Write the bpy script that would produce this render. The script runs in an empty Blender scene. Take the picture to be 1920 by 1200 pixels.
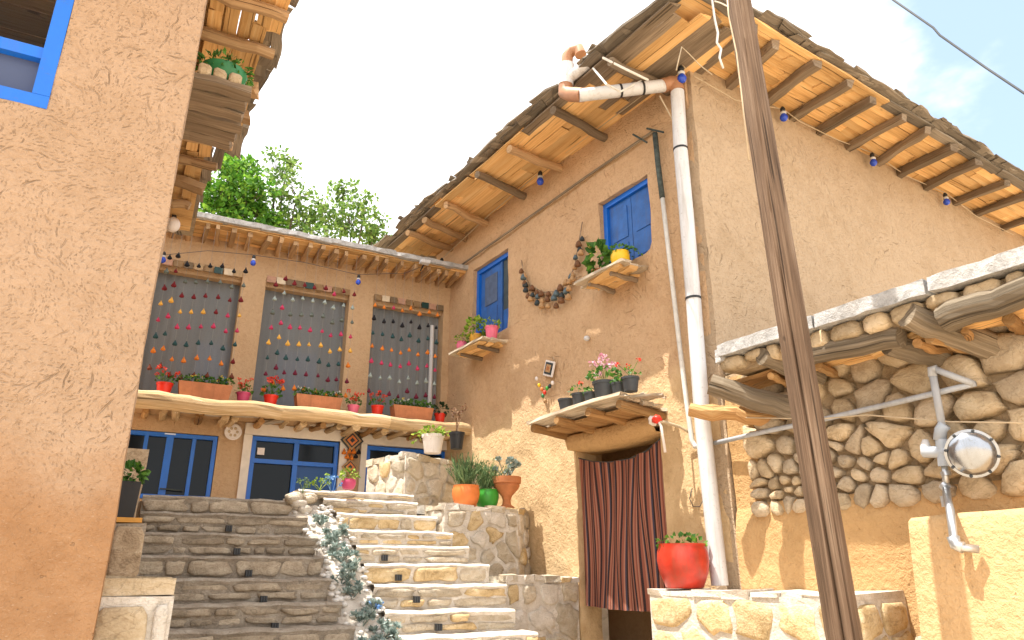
import bpy, math, random
from mathutils import Vector, noise
random.seed(7)
S = bpy.context.scene
COL = S.collection
RAD = math.radians

# ------------------------------------------------------------------ camera, sky, sun, exposure
FPX, PITCH, HEAD, CZ = 1350.0, RAD(19.5), RAD(33.5), 1.5
cam_d = bpy.data.cameras.new('camera'); cam = bpy.data.objects.new('camera', cam_d); COL.objects.link(cam)
cam_d.sensor_width = 36; cam_d.lens = FPX/1920*36; cam_d.clip_start = 0.05; cam_d.clip_end = 2000
cam.location = (0, 0, CZ); cam.rotation_euler = (math.pi/2+PITCH, 0, -HEAD)
S.camera = cam
SUN_DIR = Vector((0.345, -0.085, -1.0)).normalized()          # the way the light travels
SUN_ELEV = math.asin(-SUN_DIR.z); SUN_AZ = math.atan2(-SUN_DIR.x, -SUN_DIR.y)
sun_d = bpy.data.lights.new('sun', 'SUN'); sun = bpy.data.objects.new('sun', sun_d); COL.objects.link(sun)
sun_d.energy = 4.4; sun_d.angle = RAD(0.5); sun_d.color = (1.0, 0.95, 0.86)
sun.rotation_euler = SUN_DIR.to_track_quat('-Z', 'Y').to_euler(); sun.location = (-3, 2, 20)
S.view_settings.view_transform = 'Standard'; S.view_settings.look = 'None'
S.view_settings.exposure = 1.12; S.view_settings.gamma = 1.0; S.view_settings.use_curve_mapping = False
S.render.engine = 'CYCLES'
S.cycles.use_denoising = True; S.cycles.max_bounces = 8; S.cycles.diffuse_bounces = 5
S.cycles.transparent_max_bounces = 12

def ray(x, y):
    dx = (x-960)/FPX; dy = (600-y)/FPX
    f = math.cos(PITCH)-dy*math.sin(PITCH); u = math.sin(PITCH)+dy*math.cos(PITCH)
    return Vector((f*math.sin(HEAD)+dx*math.cos(HEAD), f*math.cos(HEAD)-dx*math.sin(HEAD), u))

def world():
    w = bpy.data.worlds.new("World"); S.world = w; w.use_nodes = True
    nt = w.node_tree; N = nt.nodes; L = nt.links; N.clear()
    out = N.new('ShaderNodeOutputWorld'); bg = N.new('ShaderNodeBackground'); bg.inputs[1].default_value = 0.15
    sky = N.new('ShaderNodeTexSky'); sky.sky_type = 'NISHITA'; sky.sun_disc = False
    sky.sun_elevation = SUN_ELEV; sky.sun_rotation = SUN_AZ; sky.altitude = 1200; sky.dust_density = 2.2; sky.air_density = 1.0
    tc = N.new('ShaderNodeTexCoord')
    nz = N.new('ShaderNodeTexNoise'); nz.inputs['Scale'].default_value = 3.1; nz.inputs['Detail'].default_value = 7; nz.inputs['Roughness'].default_value = 0.52
    mp = N.new('ShaderNodeMapping'); mp.inputs['Scale'].default_value = (1, 1, 1.9); mp.inputs['Location'].default_value = (0.4, 1.7, 0.2)
    L.new(tc.outputs['Generated'], mp.inputs[0]); L.new(mp.outputs[0], nz.inputs['Vector'])
    d = ray(1925, 170).normalized()                     # the clear patch between the clouds
    dt = N.new('ShaderNodeVectorMath'); dt.operation = 'DOT_PRODUCT'; dt.inputs[1].default_value = d
    L.new(tc.outputs['Generated'], dt.inputs[0])
    mr = N.new('ShaderNodeMapRange'); mr.inputs['From Min'].default_value = 0.95; mr.inputs['From Max'].default_value = 0.995
    mr.inputs['To Min'].default_value = 0.42; mr.inputs['To Max'].default_value = -0.22
    L.new(dt.outputs['Value'], mr.inputs['Value'])
    ad = N.new('ShaderNodeMath'); ad.operation = 'ADD'; L.new(nz.outputs[0], ad.inputs[0]); L.new(mr.outputs[0], ad.inputs[1])
    rp = N.new('ShaderNodeMapRange'); rp.interpolation_type = 'SMOOTHSTEP'
    rp.inputs['From Min'].default_value = 0.42; rp.inputs['From Max'].default_value = 0.62
    L.new(ad.outputs[0], rp.inputs['Value'])
    mx = N.new('ShaderNodeMix'); mx.data_type = 'RGBA'
    L.new(rp.outputs[0], mx.inputs['Factor']); L.new(sky.outputs[0], mx.inputs[6])
    mx.inputs[7].default_value = (6.6, 6.6, 6.7, 1)
    # thin haze keeps even the clear patch pale
    hz = N.new('ShaderNodeMix'); hz.data_type = 'RGBA'; hz.inputs['Factor'].default_value = 0.5
    L.new(sky.outputs[0], hz.inputs[6]); hz.inputs[7].default_value = (3.1, 3.9, 4.7, 1); L.new(hz.outputs[2], mx.inputs[6])
    L.new(mx.outputs[2], bg.inputs[0]); L.new(bg.outputs[0], out.inputs[0])
world()

# ------------------------------------------------------------------ frames
# main house axes are world x / y; the back house and the left house are turned by 6.5 degrees (u along, v deep)
TA = RAD(6.5)
UX = Vector((math.cos(TA), -math.sin(TA), 0)); VX = Vector((math.sin(TA), math.cos(TA), 0)); ZX = Vector((0, 0, 1))
XX = Vector((1, 0, 0)); YX = Vector((0, 1, 0))
def U(u, v, z): return UX*u+VX*v+ZX*z
def on(px, py, p0, n):
    d = ray(px, py); o = Vector((0, 0, CZ)); return o+d*((Vector(p0)-o).dot(n)/d.dot(n))
def onx(px, py, X): return on(px, py, (X, 0, 0), XX)
def ony(px, py, Yv): return on(px, py, (0, Yv, 0), YX)
def onz(px, py, z): return on(px, py, (0, 0, z), ZX)
def onv(px, py, v): return on(px, py, VX*v, VX)
def uof(p): return p.dot(UX)
def vof(p): return p.dot(VX)
def R(a, b): return random.uniform(a, b)
def nz3(p, s): return noise.noise(Vector(p)*s+Vector((37.31, 11.73, 5.19)), noise_basis='PERLIN_NEW')

# ------------------------------------------------------------------ object helpers
def setp(o, label=None, cat=None, group=None, kind=None):
    if label: o['label'] = label
    if cat: o['category'] = cat
    if group: o['group'] = group
    if kind: o['kind'] = kind
    return o
def thing(name, label, cat, loc=(0, 0, 0), group=None):
    o = bpy.data.objects.new(name, None); o.location = loc; o.empty_display_size = 0.2; COL.objects.link(o)
    return setp(o, label, cat, group)
def root_loc(p):
    l = Vector((0, 0, 0))
    while p is not None: l += p.location; p = p.parent
    return l

class MB:
    def __init__(s): s.v = []; s.f = []; s.uv = []
    def add(s, vs, fs, uvs=None):
        b = len(s.v); s.v += [Vector(p) for p in vs]
        s.uv += (uvs if uvs else [(p[0]+p[1], p[2]) for p in vs])
        s.f += [tuple(i+b for i in f) for f in fs]
    def box(s, c, size, ax=(XX, YX, ZX), jit=0.0):
        c = Vector(c); h = [x/2 for x in size]; vs = []
        for i in (-1, 1):
            for j in (-1, 1):
                for k in (-1, 1):
                    p = c+ax[0]*(i*h[0])+ax[1]*(j*h[1])+ax[2]*(k*h[2])
                    if jit: p += Vector((R(-jit, jit), R(-jit, jit), R(-jit, jit)))
                    vs.append(p)
        s.add(vs, [(0, 1, 3, 2), (4, 6, 7, 5), (0, 4, 5, 1), (2, 3, 7, 6), (0, 2, 6, 4), (1, 5, 7, 3)],
              [(i*size[0], (j*size[1]+k*size[2])) for i in (0, 1) for j in (0, 1) for k in (0, 1)])
        return s
    def span(s, a, b, jit=0.0):
        a, b = Vector(a), Vector(b); return s.box((a+b)/2, [abs(x) for x in (b-a)], jit=jit)
    def board(s, p0, p1, w, t, up=ZX, rough=0.006, segs=5, ragged=0.0, bow=0.0):
        """rough sawn board from p0 to p1, width w across, thickness t along up"""
        p0, p1 = Vector(p0), Vector(p1); d = (p1-p0); ln = d.length; d = d/ln
        sd = d.cross(up).normalized(); up2 = sd.cross(d)
        vs = []; uv = []; e0 = [R(-ragged, ragged) for _ in range(4)]; e1 = [R(-ragged, ragged) for _ in range(4)]; ph = R(0, 6)
        for i in range(segs+1):
            q = i/segs; base = p0+d*ln*q+up2*(bow*math.sin(q*3.14))+sd*(bow*0.6*math.sin(q*4+ph))
            ww = w*(1+R(-.06, .06))
            for k, (a, b) in enumerate(((-1, -1), (1, -1), (1, 1), (-1, 1))):
                off = d*((1-q)*e0[k]+q*e1[k])
                vs.append(base+off+sd*(a*ww/2+R(-rough, rough))+up2*(b*t/2+R(-rough, rough)*.6))
                uv.append((ln*q, (0, w, w+t, 2*w+t)[k]))
        fs = []
        for i in range(segs):
            for k in range(4):
                a = i*4+k; b = i*4+(k+1) % 4; fs.append((a, b, b+4, a+4))
        fs += [(3, 2, 1, 0), tuple(segs*4+k for k in range(4))]
        s.add(vs, fs, uv); return s
    def tube(s, pts, r, n=10, caps=True, jit=0.0, oval=1.0):
        pts = [Vector(p) for p in pts]; m = len(pts); rs = r if isinstance(r, (list, tuple)) else [r]*m
        vs = []; uv = []; ln = 0; prev = None
        for i, p in enumerate(pts):
            t = (pts[min(i+1, m-1)]-pts[max(i-1, 0)]).normalized()
            if prev is None:
                a = t.cross(ZX) if abs(t.z) < .9 else t.cross(XX); a.normalize()
            else:
                a = (prev-t*prev.dot(t)).normalized()
            prev = a; b = t.cross(a)
            if i: ln += (pts[i]-pts[i-1]).length
            for k in range(n):
                th = 2*math.pi*k/n; rr = rs[i]*(1+(R(-jit, jit) if jit else 0))
                vs.append(p+a*math.cos(th)*rr+b*math.sin(th)*rr*oval); uv.append((ln, 6.2832*rs[i]*k/n))
        fs = [(i*n+k, i*n+(k+1) % n, (i+1)*n+(k+1) % n, (i+1)*n+k) for i in range(m-1) for k in range(n)]
        if caps: fs += [tuple(reversed(range(n))), tuple((m-1)*n+k for k in range(n))]
        s.add(vs, fs, uv); return s
    def log(s, p0, p1, r0, r1=None, n=10, segs=6, bump=0.10, bend=0.02):
        p0, p1 = Vector(p0), Vector(p1); r1 = r1 or r0; sd = R(0, 50); pts = []; rs = []
        for i in range(segs+1):
            q = i/segs; p = p0.lerp(p1, q)
            if 0 < i < segs: p = p+Vector((noise.noise((sd, q*3, 0)), noise.noise((sd, q*3, 5)), noise.noise((sd, q*3, 9))))*bend
            pts.append(p); rs.append((r0*(1-q)+r1*q)*(1+R(-bump, bump)*.5))
        return s.tube(pts, rs, n, True, bump*.5)
    def lathe(s, c, prof, n=18, ax=None, squash=1.0):
        c = Vector(c); vs = []; uv = []
        a, b, z = (XX, YX, ZX) if ax is None else ax
        for j, (r, h) in enumerate(prof):
            for k in range(n):
                th = 2*math.pi*k/n; vs.append(c+a*(r*math.cos(th))+b*(r*math.sin(th)*squash)+z*h); uv.append((k/n, h))
        m = len(prof)
        fs = [(i*n+k, i*n+(k+1) % n, (i+1)*n+(k+1) % n, (i+1)*n+k) for i in range(m-1) for k in range(n)]
        fs += [tuple(reversed(range(n))), tuple((m-1)*n+k for k in range(n))]
        s.add(vs, fs, uv); return s
    def quad(s, c, a, b):
        c = Vector(c); s.add([c-a-b, c+a-b, c+a+b, c-a+b], [(0, 1, 2, 3)], [(0, 0), (1, 0), (1, 1), (0, 1)]); return s
    def leaf(s, c, d, w, up=None):
        """pointed leaf of four vertices folded along its midrib"""
        c = Vector(c); d = Vector(d); sd = d.cross(up or Vector((R(-1, 1), R(-1, 1), R(-1, 1))))
        if sd.length < 1e-6: sd = d.cross(XX)
        sd = sd.normalized()*w; nn = d.cross(sd).normalized()*(w*.35)
        s.add([c, c+d*.5+sd+nn, c+d, c+d*.5-sd+nn], [(0, 1, 2), (0, 2, 3)], [(0, 0), (1, .5), (0, 1), (1, .5)]); return s
    def ball(s, c, r, n=8, m=5, jit=0.0, sc=(1, 1, 1)):
        vs = []; c = Vector(c)
        for j in range(1, m):
            ph = math.pi*j/m
            for k in range(n):
                th = 2*math.pi*k/n; rr = r*(1+(R(-jit, jit) if jit else 0))
                vs.append(c+Vector((rr*math.sin(ph)*math.cos(th)*sc[0], rr*math.sin(ph)*math.sin(th)*sc[1], rr*math.cos(ph)*sc[2])))
        t = len(vs); vs += [c+ZX*r*sc[2], c-ZX*r*sc[2]]
        fs = [(j*n+k, (j+1)*n+k, (j+1)*n+(k+1) % n, j*n+(k+1) % n) for j in range(m-2) for k in range(n)]
        fs += [(t, k, (k+1) % n) for k in range(n)]+[(t+1, (m-2)*n+(k+1) % n, (m-2)*n+k) for k in range(n)]
        s.add(vs, fs); return s
    def build(s, name, mat, parent=None, smooth=False, label=None, kind=None, angle=None):
        l = root_loc(parent); me = bpy.data.meshes.new(name)
        me.from_pydata([p-l for p in s.v], [], s.f)
        uvl = me.uv_layers.new(name='UVMap')
        idx = [0]*len(me.loops); me.loops.foreach_get('vertex_index', idx)
        flat = []
        for i in idx: flat += s.uv[i]
        uvl.data.foreach_set('uv', flat)
        if smooth: me.polygons.foreach_set('use_smooth', [True]*len(me.polygons))
        me.materials.append(mat); me.update()
        o = bpy.data.objects.new(name, me); COL.objects.link(o); o.parent = parent
        if smooth and angle:
            me.set_sharp_from_angle(angle=RAD(angle))
        return setp(o, label, None, None, kind)

# ------------------------------------------------------------------ materials
def rgb(h):
    f = lambda c: ((c/255+.055)/1.055)**2.4 if c/255 > .04045 else c/255/12.92
    return tuple(f(int(h[i:i+2], 16)) for i in (0, 2, 4))+(1,)
class Mt:
    def __init__(s, name, rough=.9, spec=.2):
        s.m = bpy.data.materials.new(name); s.m.use_nodes = True; s.nt = s.m.node_tree; s.N = s.nt.nodes; s.L = s.nt.links
        s.b = s.N['Principled BSDF']; s.b.inputs['Roughness'].default_value = rough; s.b.inputs['Specular IOR Level'].default_value = spec
    def n(s, t, **k):
        x = s.N.new(t)
        for a, v in k.items():
            if a in x.inputs: x.inputs[a].default_value = v
            else: setattr(x, a, v)
        return x
    def pos(s): return s.n('ShaderNodeNewGeometry').outputs['Position']
    def mapd(s, src, scale=(1, 1, 1), rnd=False, rot=(0, 0, 0)):
        mp = s.n('ShaderNodeMapping'); mp.inputs['Scale'].default_value = scale; mp.inputs['Rotation'].default_value = rot; s.L.new(src, mp.inputs[0])
        if not rnd: return mp.outputs[0]
        oi = s.n('ShaderNodeObjectInfo'); mu = s.n('ShaderNodeMath', operation='MULTIPLY'); mu.inputs[1].default_value = 37.0
        s.L.new(oi.outputs['Random'], mu.inputs[0]); ad = s.n('ShaderNodeVectorMath', operation='ADD')
        s.L.new(mp.outputs[0], ad.inputs[0]); s.L.new(mu.outputs[0], ad.inputs[1]); return ad.outputs[0]
    def noise(s, vec, scale, detail=5, rough=.55, dist=0.0):
        x = s.n('ShaderNodeTexNoise'); x.inputs['Scale'].default_value = scale; x.inputs['Detail'].default_value = detail
        x.inputs['Roughness'].default_value = rough; x.inputs['Distortion'].default_value = dist; s.L.new(vec, x.inputs['Vector']); return x.outputs[0]
    def ramp(s, fac, stops, interp='LINEAR'):
        x = s.n('ShaderNodeValToRGB'); e = x.color_ramp.elements; x.color_ramp.interpolation = interp
        while len(e) < len(stops): e.new(0.5)
        for i, (p, c) in enumerate(stops): e[i].position = p; e[i].color = c if len(c) == 4 else tuple(c)+(1,)
        s.L.new(fac, x.inputs[0]); return x.outputs[0]
    def mr(s, v, a, b, c, d, smooth=True):
        x = s.n('ShaderNodeMapRange'); x.interpolation_type = 'SMOOTHSTEP' if smooth else 'LINEAR'
        for k, q in (('From Min', a), ('From Max', b), ('To Min', c), ('To Max', d)): x.inputs[k].default_value = q
        s.L.new(v, x.inputs['Value']); return x.outputs[0]
    def math(s, op, a, b=None):
        x = s.n('ShaderNodeMath', operation=op)
        for i, q in enumerate((a, b)):
            if q is None: continue
            if isinstance(q, (int, float)): x.inputs[i].default_value = q
            else: s.L.new(q, x.inputs[i])
        return x.outputs[0]
    def mix(s, f, a, b, bt='MIX'):
        x = s.n('ShaderNodeMix', data_type='RGBA', blend_type=bt)
        for i, q in ((0, f), (6, a), (7, b)):
            if isinstance(q, (int, float)): x.inputs[i].default_value = q
            elif isinstance(q, tuple): x.inputs[i].default_value = q if len(q) == 4 else q+(1,)
            else: s.L.new(q, x.inputs[i])
        return x.outputs[2]
    def tint(s, col, lo=.8, hi=1.15):
        oi = s.n('ShaderNodeObjectInfo'); v = s.mr(oi.outputs['Random'], 0, 1, lo, hi, False)
        h = s.n('ShaderNodeHueSaturation'); s.L.new(v, h.inputs['Value']); s.L.new(col, h.inputs['Color']); return h.outputs[0]
    def done(s, col=None, h=None, dist=.01, strength=1.0):
        if col is not None:
            if isinstance(col, tuple): s.b.inputs['Base Color'].default_value = col
            else: s.L.new(col, s.b.inputs['Base Color'])
        if h is not None:
            bp = s.n('ShaderNodeBump'); bp.inputs['Distance'].default_value = dist; bp.inputs['Strength'].default_value = strength
            s.L.new(h, bp.inputs['Height']); s.L.new(bp.outputs[0], s.b.inputs['Normal'])
        return s.m

def m_mud(name, base=(.50, .315, .165), low=None, zlow=2.2, cr=1.0, sc=1.0):
    """straw and clay plaster: short trowel strokes, pits, cloudy colour"""
    t = Mt(name, .95, .1); p = t.pos(); uv = t.n('ShaderNodeUVMap').outputs[0]
    big = t.noise(p, .9, 4, .6); mid = t.noise(p, 5.5, 5, .6); fine = t.noise(p, 75, 4, .7)
    wob = t.noise(p, 2.3, 2)
    wn = t.n('ShaderNodeTexNoise'); wn.inputs['Scale'].default_value = 6; wn.inputs['Detail'].default_value = 3; t.L.new(uv, wn.inputs['Vector'])
    wm = t.n('ShaderNodeVectorMath', operation='MULTIPLY_ADD'); wm.inputs[1].default_value = (.09, .09, 0); t.L.new(wn.outputs[1], wm.inputs[0]); t.L.new(uv, wm.inputs[2])
    dirn = t.noise(uv, 1.1, 2, .5)
    def strokes(scale, length, width, keep, off):
        mp = t.n('ShaderNodeMapping'); mp.inputs['Location'].default_value = (off, off*.7, 0); mp.inputs['Scale'].default_value = (1, 1, 0); t.L.new(wm.outputs[0], mp.inputs[0])
        v = t.n('ShaderNodeTexVoronoi', voronoi_dimensions='2D', feature='F1'); v.inputs['Scale'].default_value = scale; t.L.new(mp.outputs[0], v.inputs['Vector'])
        s = t.n('ShaderNodeVectorMath', operation='SUBTRACT'); t.L.new(mp.outputs[0], s.inputs[0]); t.L.new(v.outputs['Position'], s.inputs[1])
        sx = t.n('ShaderNodeSeparateXYZ'); t.L.new(v.outputs['Color'], sx.inputs[0])
        an = t.math('ADD', t.math('MULTIPLY', dirn, 9.0), t.math('MULTIPLY', sx.outputs[0], 1.5))
        ro = t.n('ShaderNodeVectorRotate', rotation_type='Z_AXIS'); t.L.new(s.outputs[0], ro.inputs['Vector']); t.L.new(an, ro.inputs['Angle'])
        q = t.n('ShaderNodeSeparateXYZ'); t.L.new(ro.outputs[0], q.inputs[0])
        x = t.math('MULTIPLY', t.math('ABSOLUTE', q.outputs[0]), scale); y = t.math('MULTIPLY', t.math('ABSOLUTE', q.outputs[1]), scale)
        ln = t.mr(x, length*.35, length, 1, 0); w_ = t.mr(y, 0, width, 1, 0)
        return t.math('MULTIPLY', t.math('MULTIPLY', ln, w_), t.mr(sx.outputs[1], keep, keep+.25, 0, 1))
    dens = t.mr(t.noise(uv, 1.6, 3, .6), .38, .62, .12, 1)
    s1 = strokes(6.5*sc, .60, .055, .58, 0); s2 = strokes(14*sc, .55, .095, .50, 3.1); s3 = strokes(36*sc, .5, .2, .35, 7.7)
    crack = t.math('MAXIMUM', t.math('MULTIPLY', dens, t.math('MAXIMUM', s1, t.math('MULTIPLY', s2, .8))), t.math('MULTIPLY', s3, .42))
    pit = t.mr(t.noise(p, 34, 2, .5), .70, .78, 0, 1)
    b = base
    col = t.ramp(t.math('ADD', t.math('MULTIPLY', big, .55), t.math('MULTIPLY', mid, .45)),
                 [(.3, (b[0]*.86, b[1]*.83, b[2]*.78)), (.5, b), (.72, (b[0]*1.08, b[1]*1.10, b[2]*1.13))])
    lump = t.noise(p, 24*sc, 3, .6, .4); col = t.mix(t.mr(lump, .30, .52, .26, 0), col, (b[0]*.70, b[1]*.64, b[2]*.56)); col = t.mix(t.mr(lump, .52, .72, 0, .22), col, (b[0]*1.2, b[1]*1.22, b[2]*1.25))
    if low:
        sx = t.n('ShaderNodeSeparateXYZ'); t.L.new(p, sx.inputs[0])
        zz = t.math('ADD', sx.outputs[2], t.math('MULTIPLY', t.math('SUBTRACT', wob, .5), .9))
        f = t.mr(zz, zlow-.3, zlow+.3, 1, 0); lw = t.ramp(mid, [(.3, (low[0]*.82, low[1]*.78, low[2]*.74)), (.6, low), (.8, (low[0]*1.12, low[1]*1.15, low[2]*1.2))])
        col = t.mix(f, col, lw); crack = t.math('MULTIPLY', crack, t.math('SUBTRACT', 1.0, t.math('MULTIPLY', f, .7)))
    spk = t.mr(t.noise(p, 48, 3, .7), .56, .70, 0, .35); col = t.mix(spk, col, (b[0]*.74, b[1]*.68, b[2]*.60))
    straw = t.noise(t.mapd(p, (9, 9, 30)), 6, 2, .5); col = t.mix(t.mr(straw, .62, .72, 0, .3), col, (b[0]*1.25, b[1]*1.3, b[2]*1.38))
    col = t.mix(t.math('MULTIPLY', crack, .30*cr), col, (b[0]*.5, b[1]*.42, b[2]*.34))
    col = t.mix(t.math('MULTIPLY', pit, .25), col, (b[0]*.5, b[1]*.45, b[2]*.4))
    h = t.math('SUBTRACT', t.math('ADD', t.math('MULTIPLY', mid, .9), t.math('ADD', t.math('MULTIPLY', fine, .25), t.math('MULTIPLY', lump, .75))), t.math('ADD', t.math('MULTIPLY', crack, .55*cr), t.math('MULTIPLY', pit, .3)))
    return t.done(col, h, .022)

def m_wood(name, c0, c1, c2, rough=.85, lo=.72, hi=1.2, grain=56, bump=.006):
    t = Mt(name, rough, .2); uv = t.n('ShaderNodeUVMap').outputs[0]
    a = t.noise(t.mapd(uv, (1.6, grain, 1), True), 1.0, 6, .65, .3); b = t.noise(t.mapd(uv, (.9, 6, 1), True), 1.3, 3, .5)
    crk = t.mr(t.noise(t.mapd(uv, (.8, grain*.8, 1), True), .9, 2, .4), .66, .72, 0, 1)
    col = t.ramp(t.math('ADD', t.math('MULTIPLY', a, .6), t.math('MULTIPLY', b, .4)), [(.3, c0), (.5, c1), (.7, c2)])
    kn = t.mr(t.noise(t.mapd(uv, (3, 5, 1), True), 1.7, 1), .74, .8, 0, .6)
    col = t.mix(kn, col, tuple(x*.35 for x in c0[:3])); col = t.mix(t.math('MULTIPLY', crk, .7), col, tuple(x*.25 for x in c0[:3]))
    h = t.math('SUBTRACT', a, t.math('MULTIPLY', crk, .8))
    return t.done(t.tint(col, lo, hi), h, bump)

def m_stone(name, c0, c1, c2, scale=5, lo=.8, hi=1.15, dist=.02, rough=.95):
    t = Mt(name, rough, .15); p = t.mapd(t.pos(), (1, 1, 1.4), True)
    a = t.noise(p, scale, 6, .65, .4); f = t.noise(p, scale*9, 4, .7)
    col = t.ramp(t.math('ADD', t.math('MULTIPLY', a, .7), t.math('MULTIPLY', f, .3)), [(.32, c0), (.5, c1), (.68, c2)])
    vein = t.mr(t.math('ABSOLUTE', t.math('SUBTRACT', t.noise(p, scale*.8, 3, .5, 1.5), .5)), 0, .02, .35, 0)
    col = t.mix(vein, col, tuple(x*.5 for x in c0[:3]))
    h = t.math('ADD', t.math('MULTIPLY', a, 1.0), t.math('MULTIPLY', f, .3))
    return t.done(t.tint(col, lo, hi), h, dist*1.5)

def m_plain(name, c, rough=.5, spec=.4, var=.12, scale=8, bump=0.0, metal=0.0, lo=1, hi=1, dirt=0.0):
    t = Mt(name, rough, spec); p = t.pos(); a = t.noise(p, scale, 5, .6)
    c = tuple(c[:3]); col = t.ramp(a, [(.3, tuple(x*(1-var) for x in c)), (.7, tuple(min(1, x*(1+var)) for x in c))])
    if dirt:      # runs of dust and small scuffs
        run = t.mr(t.noise(t.mapd(p, (14, 14, 1.1)), 1.0, 5, .65), .48, .70, 0, dirt); sc_ = t.mr(t.noise(p, 26, 4, .7), .58, .70, 0, dirt)
        col = t.mix(t.math('MAXIMUM', run, sc_), col, (c[0]*.45+.07, c[1]*.42+.05, c[2]*.38+.03))
    if lo != hi: col = t.tint(col, lo, hi)
    t.b.inputs['Metallic'].default_value = metal
    return t.done(col, a if bump else None, bump or .01)

def m_leaf(name, c0, c1, c2, rough=.55, trans=.25):
    t = Mt(name, rough, .3); p = t.pos(); a = t.noise(p, 14, 3, .6)
    oi = t.n('ShaderNodeNewGeometry'); v = t.math('ADD', t.math('MULTIPLY', oi.outputs['Random Per Island'], .6), t.math('MULTIPLY', a, .4))
    col = t.ramp(v, [(.2, c0), (.5, c1), (.8, c2)])
    t.L.new(col, t.b.inputs['Base Color'])
    tr = t.n('ShaderNodeBsdfTranslucent'); t.L.new(col, tr.inputs[0]); ms = t.n('ShaderNodeMixShader'); ms.inputs[0].default_value = trans
    t.L.new(t.b.outputs[0], ms.inputs[1]); t.L.new(tr.outputs[0], ms.inputs[2]); t.L.new(ms.outputs[0], t.N['Material Output'].inputs[0])
    return t.m

M = {}
M['mud_a'] = m_mud('mud plaster', (.57, .38, .225), low=(.63, .455, .26), zlow=3.6, sc=.85)  # lower wall set paler: sunlight below the eave shadow put into the colour
M['mud_b'] = m_mud('mud plaster pale', (.455, .34, .228), sc=.8)
M['mud_d'] = m_mud('mud plaster near', (.43, .295, .195), low=(.375, .212, .108), zlow=1.95, sc=1.25, cr=.85)
M['mud_c'] = m_mud('mud plaster back', (.54, .37, .22), cr=.5)
M['mud_low'] = m_mud('mud plaster low', (.54, .34, .16), cr=.3)
M['mud_butt'] = m_mud('buttress clay', (.60, .39, .20), cr=.2)
M['mud_smooth'] = m_mud('mud plaster smooth', (.54, .35, .19), cr=.25)
M['plank'] = m_wood('soffit board', (.54, .285, .10), (.80, .49, .205), (.87, .62, .33))
M['rafter'] = m_wood('old rafter', (.13, .095, .062), (.235, .175, .12), (.37, .29, .205))
M['rafter_warm'] = m_wood('warm rafter', (.27, .155, .075), (.44, .28, .15), (.58, .41, .24))
M['shake'] = m_wood('grey weathered shake', (.12, .10, .08), (.24, .20, .155), (.40, .34, .27), lo=.6, hi=1.3)
M['log'] = m_wood('weathered log', (.10, .078, .053), (.22, .172, .118), (.42, .345, .25), grain=58, bump=.012)
M['log_pale'] = m_wood('pale log', (.30, .19, .09), (.55, .38, .2), (.78, .62, .42), grain=50, bump=.01)
M['log_warm'] = m_wood('warm log', (.2, .10, .035), (.38, .21, .085), (.55, .36, .17), grain=50, bump=.01)
M['pole'] = m_wood('utility pole wood', (.05, .031, .019), (.15, .095, .060), (.31, .22, .15), grain=75, bump=.008, lo=1, hi=1)
M['bleached'] = m_wood('bleached board', (.30, .235, .165), (.52, .43, .32), (.75, .66, .53))
M['board_orange'] = m_plain('orange board', (.6, .3, .06), .7)
M['blue'] = m_plain('blue gloss paint', (.006, .135, .60), .38, .45, .10, 5, dirt=0.25)
M['blue_dull'] = m_plain('blue shutter paint', (.030, .125, .40), .55, .35, .22, 6, .003, dirt=0.5)
M['blue_grey'] = m_plain('grey blue panel', (.09, .13, .22), .6, .3, .2)
M['slate'] = m_plain('dark slate panel', (.055, .075, .085), .5, .3, .25)
M['white'] = m_plain('white plaster', (.74, .68, .60), .9, .2, .1, 6, .01)
M['pvc'] = m_plain('white plastic pipe', (.60, .60, .605), .42, .4, .06, 4, dirt=0.55)
M['pvc_brown'] = m_plain('brown plastic elbow', (.38, .19, .10), .5, .35, .18)
M['greypipe'] = m_plain('grey conduit', (.42, .44, .47), .5, .4, .1, dirt=0.4)
M['black'] = m_plain('black plastic', (.018, .019, .021), .5, .4, .2)
M['darkpot'] = m_plain('charcoal plastic', (.055, .060, .066), .55, .35, .2)
M['red'] = m_plain('red plastic', (.72, .035, .018), .4, .4, .1)
M['redglaze'] = m_plain('red glaze', (.48, .035, .016), .34, .45, .22, 9, dirt=0.5)
M['pink'] = m_plain('pink plastic', (.75, .16, .26), .45, .4, .1)
M['magenta'] = m_plain('magenta plastic', (.55, .07, .17), .45, .4, .1)
M['yellow'] = m_plain('yellow plastic', (.80, .50, .02), .4, .4, .1)
M['ochre'] = m_plain('ochre plastic', (.60, .30, .03), .45, .4, .12)
M['green'] = m_plain('green plastic', (.045, .30, .035), .4, .4, .1)
M['greendark'] = m_plain('deep green bowl', (.03, .20, .075), .4, .4, .1)
M['orange'] = m_plain('orange plastic', (.68, .20, .05), .5, .35, .1)
M['terra'] = m_plain('terracotta', (.45, .175, .075), .85, .2, .16, 9, .004)
M['terra_box'] = m_plain('terracotta trough', (.50, .20, .095), .8, .2, .14, 9, .004, dirt=0.5)
M['whitepot'] = m_plain('white pot', (.78, .72, .68), .5, .35, .08, dirt=0.4)
M['soil'] = m_plain('soil', (.045, .03, .02), 1, .1, .3, 30, .02)
M['cable_w'] = m_plain('white cable', (.70, .68, .63), .6)
M['cable_t'] = m_plain('tan cord', (.50, .40, .27), .8)
M['cable_b'] = m_plain('dark cable', (.05, .055, .06), .6)
M['metal'] = m_plain('galvanised metal', (.50, .52, .54), .32, .5, .12, 14, 0, .75)
M['meter'] = m_plain('cast aluminium', (.36, .38, .41), .22, .5, .1, 10, 0, .9, dirt=0.4)
M['meter_paint'] = m_plain('light grey regulator paint', (.42, .46, .51), .4, .4, .06)
M['rust'] = m_plain('rusted pipe', (.06, .075, .07), .8, .3, .5, 18, .004)
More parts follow.
